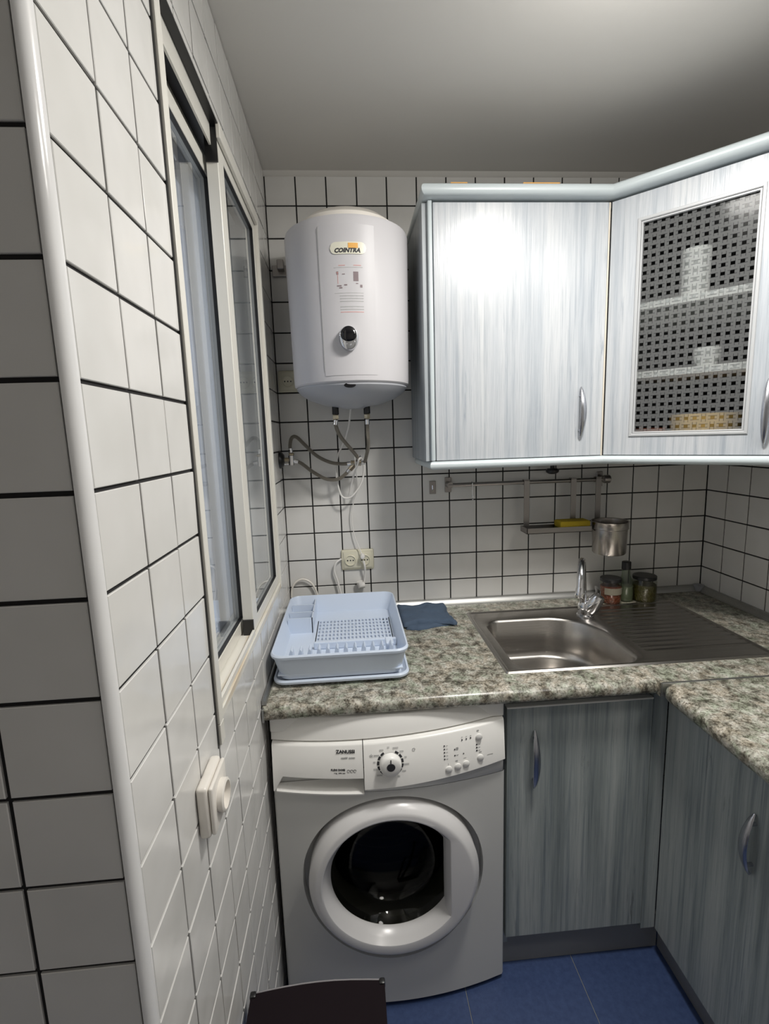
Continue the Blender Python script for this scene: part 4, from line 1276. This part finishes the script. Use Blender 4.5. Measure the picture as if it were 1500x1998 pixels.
# recess round the door
r1 = [bm.verts.new((KX + (KR - .002) * math.cos(2 * PI * i / N), -0.634, KZ + (KR - .002) * math.sin(2 * PI * i / N))) for i in range(N)]
r2 = [bm.verts.new((KX + (KR - .05) * math.cos(2 * PI * i / N), -0.632, KZ + (KR - .06) * math.sin(2 * PI * i / N))) for i in range(N)]
for A_, B_ in ((rings[0], r1), (r1, r2)):
    for i in range(N): bm.faces.new((A_[i], A_[(i + 1) % N], B_[(i + 1) % N], B_[i]))
# sheet turned back at the sides
side = []
for (x, sgn) in ((WX0 + .004, -1), (WX1 - .004, 1)):
    a = [bm.verts.new((x, yf(x), z)) for z in (zb, zt_)]; b = [bm.verts.new((x + sgn * .004, yf(x) + .005, z)) for z in (zb, zt_)]; c = [bm.verts.new((x + sgn * .004, -.610, z)) for z in (zb, zt_)]
    for A_, B_ in ((a, b), (b, c)): bm.faces.new((A_[0], A_[1], B_[1], B_[0]))
prv = None
for i in range(13):
    x = WX0 + .004 + (WX1 - WX0 - .008) * i / 12
    q = [bm.verts.new((x, yf(x), zb)), bm.verts.new((x, -.61, zb))]
    if prv: bm.faces.new((prv[0], q[0], q[1], prv[1]))
    prv = q
ob('front_panel', bm, M['wmwhite'], wm, smooth=True, angle=math.radians(35))
bm = B()
box(bm, WX0, WX0 + .004, -.608, -.05, .014, .80); box(bm, WX1 - .004, WX1, -.608, -.05, .014, .80)
box(bm, WX0, WX1, -.054, -.05, .014, .80); box(bm, WX0 + .004, WX1 - .004, -.60, -.06, .014, .022)
ob('casing', bm, M['wmwhite'], wm)
ob('top_panel', bx(WX0, WX1, -.640, -.05, .805, .846, .003, 2), M['wmpanel'], wm)
bm = B()
bm.free()
for x in (WX0 + .05, WX1 - .05):
    for y in (-.58, -.10): ob('foot', lt([(0, .001), (.02, .001), (.02, .008), (.008, .009), (.008, .014)], (x, y, 0), n=16), M['black'], wm)
# control panel: upper band, drawer front and curved control fascia
def shell(x0, x1, zlo, zhi, out, name, mat, parent, n=24, depth=.02, lean=.016, er=.004):
    """curved plate following the bowed front; zlo/zhi may be functions of x"""
    zl = zlo if callable(zlo) else (lambda x: zlo); zh = zhi if callable(zhi) else (lambda x: zhi)
    bm = B(); prev = None
    for i in range(n + 1):
        x = x0 + (x1 - x0) * i / n
        a, b = zl(x), zh(x)
        def Y(z, o=0): return yf(x) - out + o + lean * (z - .70) / .14
        q = [bm.verts.new((x, Y(a) + depth, a)), bm.verts.new((x, Y(a) + er, a)), bm.verts.new((x, Y(a), a + er)),
             bm.verts.new((x, Y(b), b - er)), bm.verts.new((x, Y(b) + er, b)), bm.verts.new((x, Y(b) + depth, b))]
        if prev:
            for k in range(6): bm.faces.new((prev[k], prev[(k + 1) % 6], q[(k + 1) % 6], q[k]))
        else: bm.faces.new(q)
        prev = q
    bm.faces.new(list(reversed(prev)))
    return ob(name, bm, mat, parent, smooth=True, angle=math.radians(50))
seam = lambda x: 0.780 + 0.023 * ((x - WX0) / .6) ** 1.3
low = lambda x: 0.667 + 0.026 * (max(0, (x - 0.25)) / .367) ** 1.5
shell(WX0 + .001, WX1 - .001, lambda x: seam(x) + .0012, .8455, .006, 'upper_band', M['wmpanel'], wm, depth=.045, lean=.030)
fas = shell(.2470, WX1 - .003, low, seam, .012, 'control_fascia', M['wmpanel'], wm, depth=.045, er=.005)
shell(.2455, WX1 - .0045, .6545, .705, 0.0, 'front_panel_top', M['wmwhite'], wm, depth=.02, er=.0005, lean=0)
# drawer with a scooped grip under it
def dlow(x): return .656 + .040 * min(1, max(0, (x - .020) / .022))
dr = shell(WX0 + .003, .2450, dlow, seam, .010, 'detergent_drawer', M['wmpanel'], wm, depth=.045, n=70)
ob('grip_recess', bx(WX0 + .006, .2448, -.645, -.640, .655, .700), M['wmwhite'], dr)
bm = B(); prev = None
for i in range(25):
    x = WX0 + .010 + (.2448 - WX0 - .010) * i / 24
    q = [bm.verts.new((x, y, z)) for y, z in ((yf(x) - .012, .6545), (yf(x) - .013, .6590), (-.648, .6700), (-.646, .6545))]
    if prev:
        for k in range(4): bm.faces.new((prev[k], prev[(k + 1) % 4], q[(k + 1) % 4], q[k]))
    else: bm.faces.new(q)
    prev = q
bm.faces.new(list(reversed(prev)))
ob('grip_lip', bm, M['wmpanel'], dr)
def fpt(x, z, out=.0125, lean=.016): return Vector((x, yf(x) - out + lean * (z - .70) / .14, z))
def art(bm, out=.0127):
    for v in bm.verts:
        x, z = v.co.x, v.co.z
        v.co = Vector((x, yf(x) - out + .016 * (z - .70) / .14 + v.co.y, z))
    return bm
def wtext(s, x, z, size, mat='ink', parent=fas, bold=0.0, out=.0127, align='CENTER', shear=0):
    tm_ = Matrix.Translation((x, 0, z)) @ Matrix.Rotation(PI / 2, 4, 'X')
    return ob('lettering', art(text_bm(s, size, tm_, .0002, shear, bold, align), out), M[mat], parent)
wtext('ZANUSSI', .226, .768, .0118, 'ink', dr, .00035, .0107, 'RIGHT')
wtext('aquafall  system', .226, .753, .0055, 'inkg', dr, .0001, .0107, 'RIGHT')
wtext('FLEXI DOSE', .200, .722, .0068, 'ink', dr, .0002, .0107, 'RIGHT')
wtext('6 kg  1000 rpm', .200, .714, .0045, 'ink', dr, 0, .0107, 'RIGHT')
bm = B()
for i, x in enumerate((.208, .216, .224)):
    tube(bm, [fpt(x + .0035 * math.cos(a), .719 + .0035 * math.sin(a), .0107) for a in [k * PI / 6 for k in range(11)]], .0004, 4)
ob('symbols', bm, M['ink'], dr, kind='stuff')
# programme dial
DX, DZ = .3125, .736
dc = fpt(DX, DZ)
bm = B()
def arcmark(a0, a1, r0, r1, n=4):
    prev = None
    for i in range(n + 1):
        a = math.radians(a0 + (a1 - a0) * i / n)
        q = [bm.verts.new((DX + r * math.cos(a), 0, DZ + r * math.sin(a))) for r in (r0, r1)]
        if prev: bm.faces.new((prev[0], q[0], q[1], prev[1]))
        prev = q
for a in range(0, 360, 24):
    if a in (72, 96): continue
    arcmark(a, a + 18, .0280, .0332, 3)
ob('dial_scale', art(bm, .0129), M['ink'], fas, kind='stuff')
bm = B()
for i, a in enumerate(range(-60, 250, 26)):
    aa = math.radians(a); x, z = DX + .040 * math.cos(aa), DZ + .040 * math.sin(aa)
    w_ = .003 + .002 * (i % 3)
    for k in (-1, 1): 
        vs = [bm.verts.new((x + dx * w_, 0, z + k * .0012 + dz * .0006)) for dx, dz in ((-1, -1), (1, -1), (1, 1), (-1, 1))]
        bm.faces.new(vs)
ob('dial_legend', art(bm, .0129), M['inkg'], fas, kind='stuff')
kn = ob('programme_dial', lt([(.0275, 0), (.0275, .008), (.0258, .016), (.022, .019), (.012, .020), (0, .020)], dc, (0, -1, .0), 40), M['wmpanel'], fas, smooth=True)
ob('dial_centre', lt([(.0105, .0202), (.0100, .0212), (0, .0212)], tuple(dc + Vector((0, 0, .002))), (0, -1, 0), 24), M['ink'], kn, smooth=True)
ob('pointer', bx(dc.x - .0012, dc.x + .0012, dc.y - .0207, dc.y - .0200, dc.z + .012, dc.z + .022), M['ink'], kn)
# buttons, lights and small print
for x, z, r in ((.460, .7035, .0085), (.484, .7065, .0085), (.506, .7100, .0085), (.545, .7180, .0085), (.5425, .7720, .0085)):
    ob('button', lt([(r, 0), (r, .0035), (r - .002, .005), (0, .0055)], fpt(x, z), (0, -1, 0), 24), M['wmpanel'], fas, smooth=True)
bm = B()
def dot(x, z, w_=.0015): bm.faces.new([bm.verts.new((x + dx * w_, 0, z + dz * w_)) for dx, dz in ((-1, -1), (1, -1), (1, 1), (-1, 1))])
for k in range(5): dot(.450, 0.7635 - .0085 * k, .0017)
for k in range(3): dot(.536, 0.7525 - .0078 * k, .0019); dot(.497 + .0115 * k, 0.7715 + .0006 * k, .0017)
dot(.477, 0.7505, .0017); dot(.477, 0.7350, .0017); dot(.500, 0.7360, .0015); dot(.5395, 0.7180, .0018)
ob('indicator', art(bm, .0129), M['ink'], fas, kind='stuff')
bm = B()
def dash(x, z, w_, h_=.0007): bm.faces.new([bm.verts.new((x + dx * w_, 0, z + dz * h_)) for dx, dz in ((-1, -1), (1, -1), (1, 1), (-1, 1))])
for k in range(5): dash(.4565, 0.7635 - .0085 * k, .0025)
for k in range(3): dash(.5425, 0.7525 - .0078 * k, .003); dash(.497 + .0115 * k, 0.7785, .002)
dash(.4835, 0.7520, .003, .003); dash(.4835, 0.7355, .003); dash(.481, 0.7205, .0028, .002); dash(.503, 0.7245, .0035); dash(.545, 0.7315, .0035, .0015); dash(.540, 0.7880, .003, .0015); dash(.572, 0.7200, .008); dash(.459, 0.7150, .0006, .003)
ob('small_print', art(bm, .0129), M['inkg'], fas, kind='stuff')
for sx_, sz_ in ((.266, .757), (.372, .765)):
    wtext('\u2606' if sx_ < .3 else '\u25cb', sx_, sz_, .010, 'inkg')
# door: ring with a D-shaped window, a flat grip section at right, glass bowl and drum behind
dx_, dz_ = KX, 0.400
dn = -0.712
bm = B()
N = 96
def rin(a, r, cut):
    c = math.cos(a)
    return min(r, cut / c) if c > .2 else r
prof = [(0.2215, -.645, None), (0.2228, -.686, None), (0.2205, -.693, None), (0.208, -.7095, None), (0.2035, -.7120, None), (0.199, -.7125, None)]
inner = [(0.186, -.7135, .148), (0.183, -.7125, .146), (0.1745, -.6980, .1385), (0.166, -.6850, .1360), (0.163, -.672, .135)]
rings = []
for r, y, cut in prof + inner:
    rg = []
    for i in range(N):
        a = 2 * PI * i / N
        rr = rin(a, r, cut) if cut else r
        rg.append(bm.verts.new((dx_ + rr * math.cos(a) - (0.004 if cut else 0), y, dz_ + rr * math.sin(a) + (.006 if cut else 0))))
    rings.append(rg)
for A_, B_ in zip(rings, rings[1:]):
    for i in range(N): bm.faces.new((A_[i], A_[(i + 1) % N], B_[(i + 1) % N], B_[i]))
door = ob('door', bm, M['ring'], wm, smooth=True, angle=math.radians(24))
gx, gz = dx_ - .004, dz_ + .006
ob('glass_bowl', lt([(.1625, -.673), (.155, -.660), (.142, -.630), (.128, -.605), (.095, -.585), (.05, -.578), (0, -.576)][::-1], (gx, 0, gz), (0, 1, 0), 64), M['drumglass'], door, smooth=True)
ob('gasket', lt([(.205, .658), (.158, .655), (.152, .640), (.156, .610), (.165, .585), (.185, .570)], (gx, 0, gz), (0, -1, 0), 64), M['rubber'], wm, smooth=True)
bm = B(); pf = []
for i in range(30):
    h_ = -.560 + .30 * i / 29
    pf.append((.225 + .003 * math.sin(i * 1.9), h_))
pf += [(.18, -.255), (.10, -.248), (0, -.245)]
ob('drum', lathe(bm, pf, (gx, 0, gz), (0, 1, 0), 48), M['drum'], wm, smooth=True)
for a in (80, 200, 320):
    a = math.radians(a)
    p0 = Vector((gx + .205 * math.cos(a), -.55, gz + .205 * math.sin(a))); p1 = Vector((gx + .205 * math.cos(a), -.27, gz + .205 * math.sin(a)))
    ob('drum_paddle', tb([p0, p1], [.020, .026], 10), M['drum'], wm, smooth=True)

# ------------------------------------------------------------------ dark stool at the bottom edge
st = empty('stool', (0.14, -1.12, 0), 'low stool with dark brown flat seat in front of the washing machine', 'stool')
sz = 0.49
bm = B()
prism(bm, [(0.012, -1.300), (0.268, -1.300), (0.268, -0.992)] + [(0.268 - .256 * i / 8, -0.992 + .009 * math.sin(PI * i / 8)) for i in range(1, 8)] + [(0.012, -0.994)], 'z', sz - .03, sz)
ob('seat', bm, M['stool'], st)
bm = tb([(0.268 - .256 * i / 8, -0.9925 + .009 * math.sin(PI * i / 8), sz - .0005) for i in range(9)], .0016, 8)
ob('edge_piping', bm, M['piping'], st, smooth=True)
for x in (.016, .263):
    ob('corner_cap', bx(x - .006, x + .006, -1.001, -.989, sz - .012, sz + .003, .003, 2), M['black'], st, smooth=True)
for x in (.030, .250):
    for y in (-1.275, -1.020):
        ob('leg', tb([(x, y, .001), (x, y, sz - .031)], .010, 10), M['stool'], st, smooth=True)

# groups of like things
for o in bpy.data.objects:
    if o.parent is None and 'category' in o:
        g = {'hose': 'braided hoses under the water heater', 'cable': 'white cables on the back tiles', 'jar': 'jars behind the sink',
             'socket': 'electric sockets on the tiles', 'tape': 'tape strips on the cornice', 'cup': 'cups in the corner cabinet'}.get(o['category'])
        if g: o['group'] = g
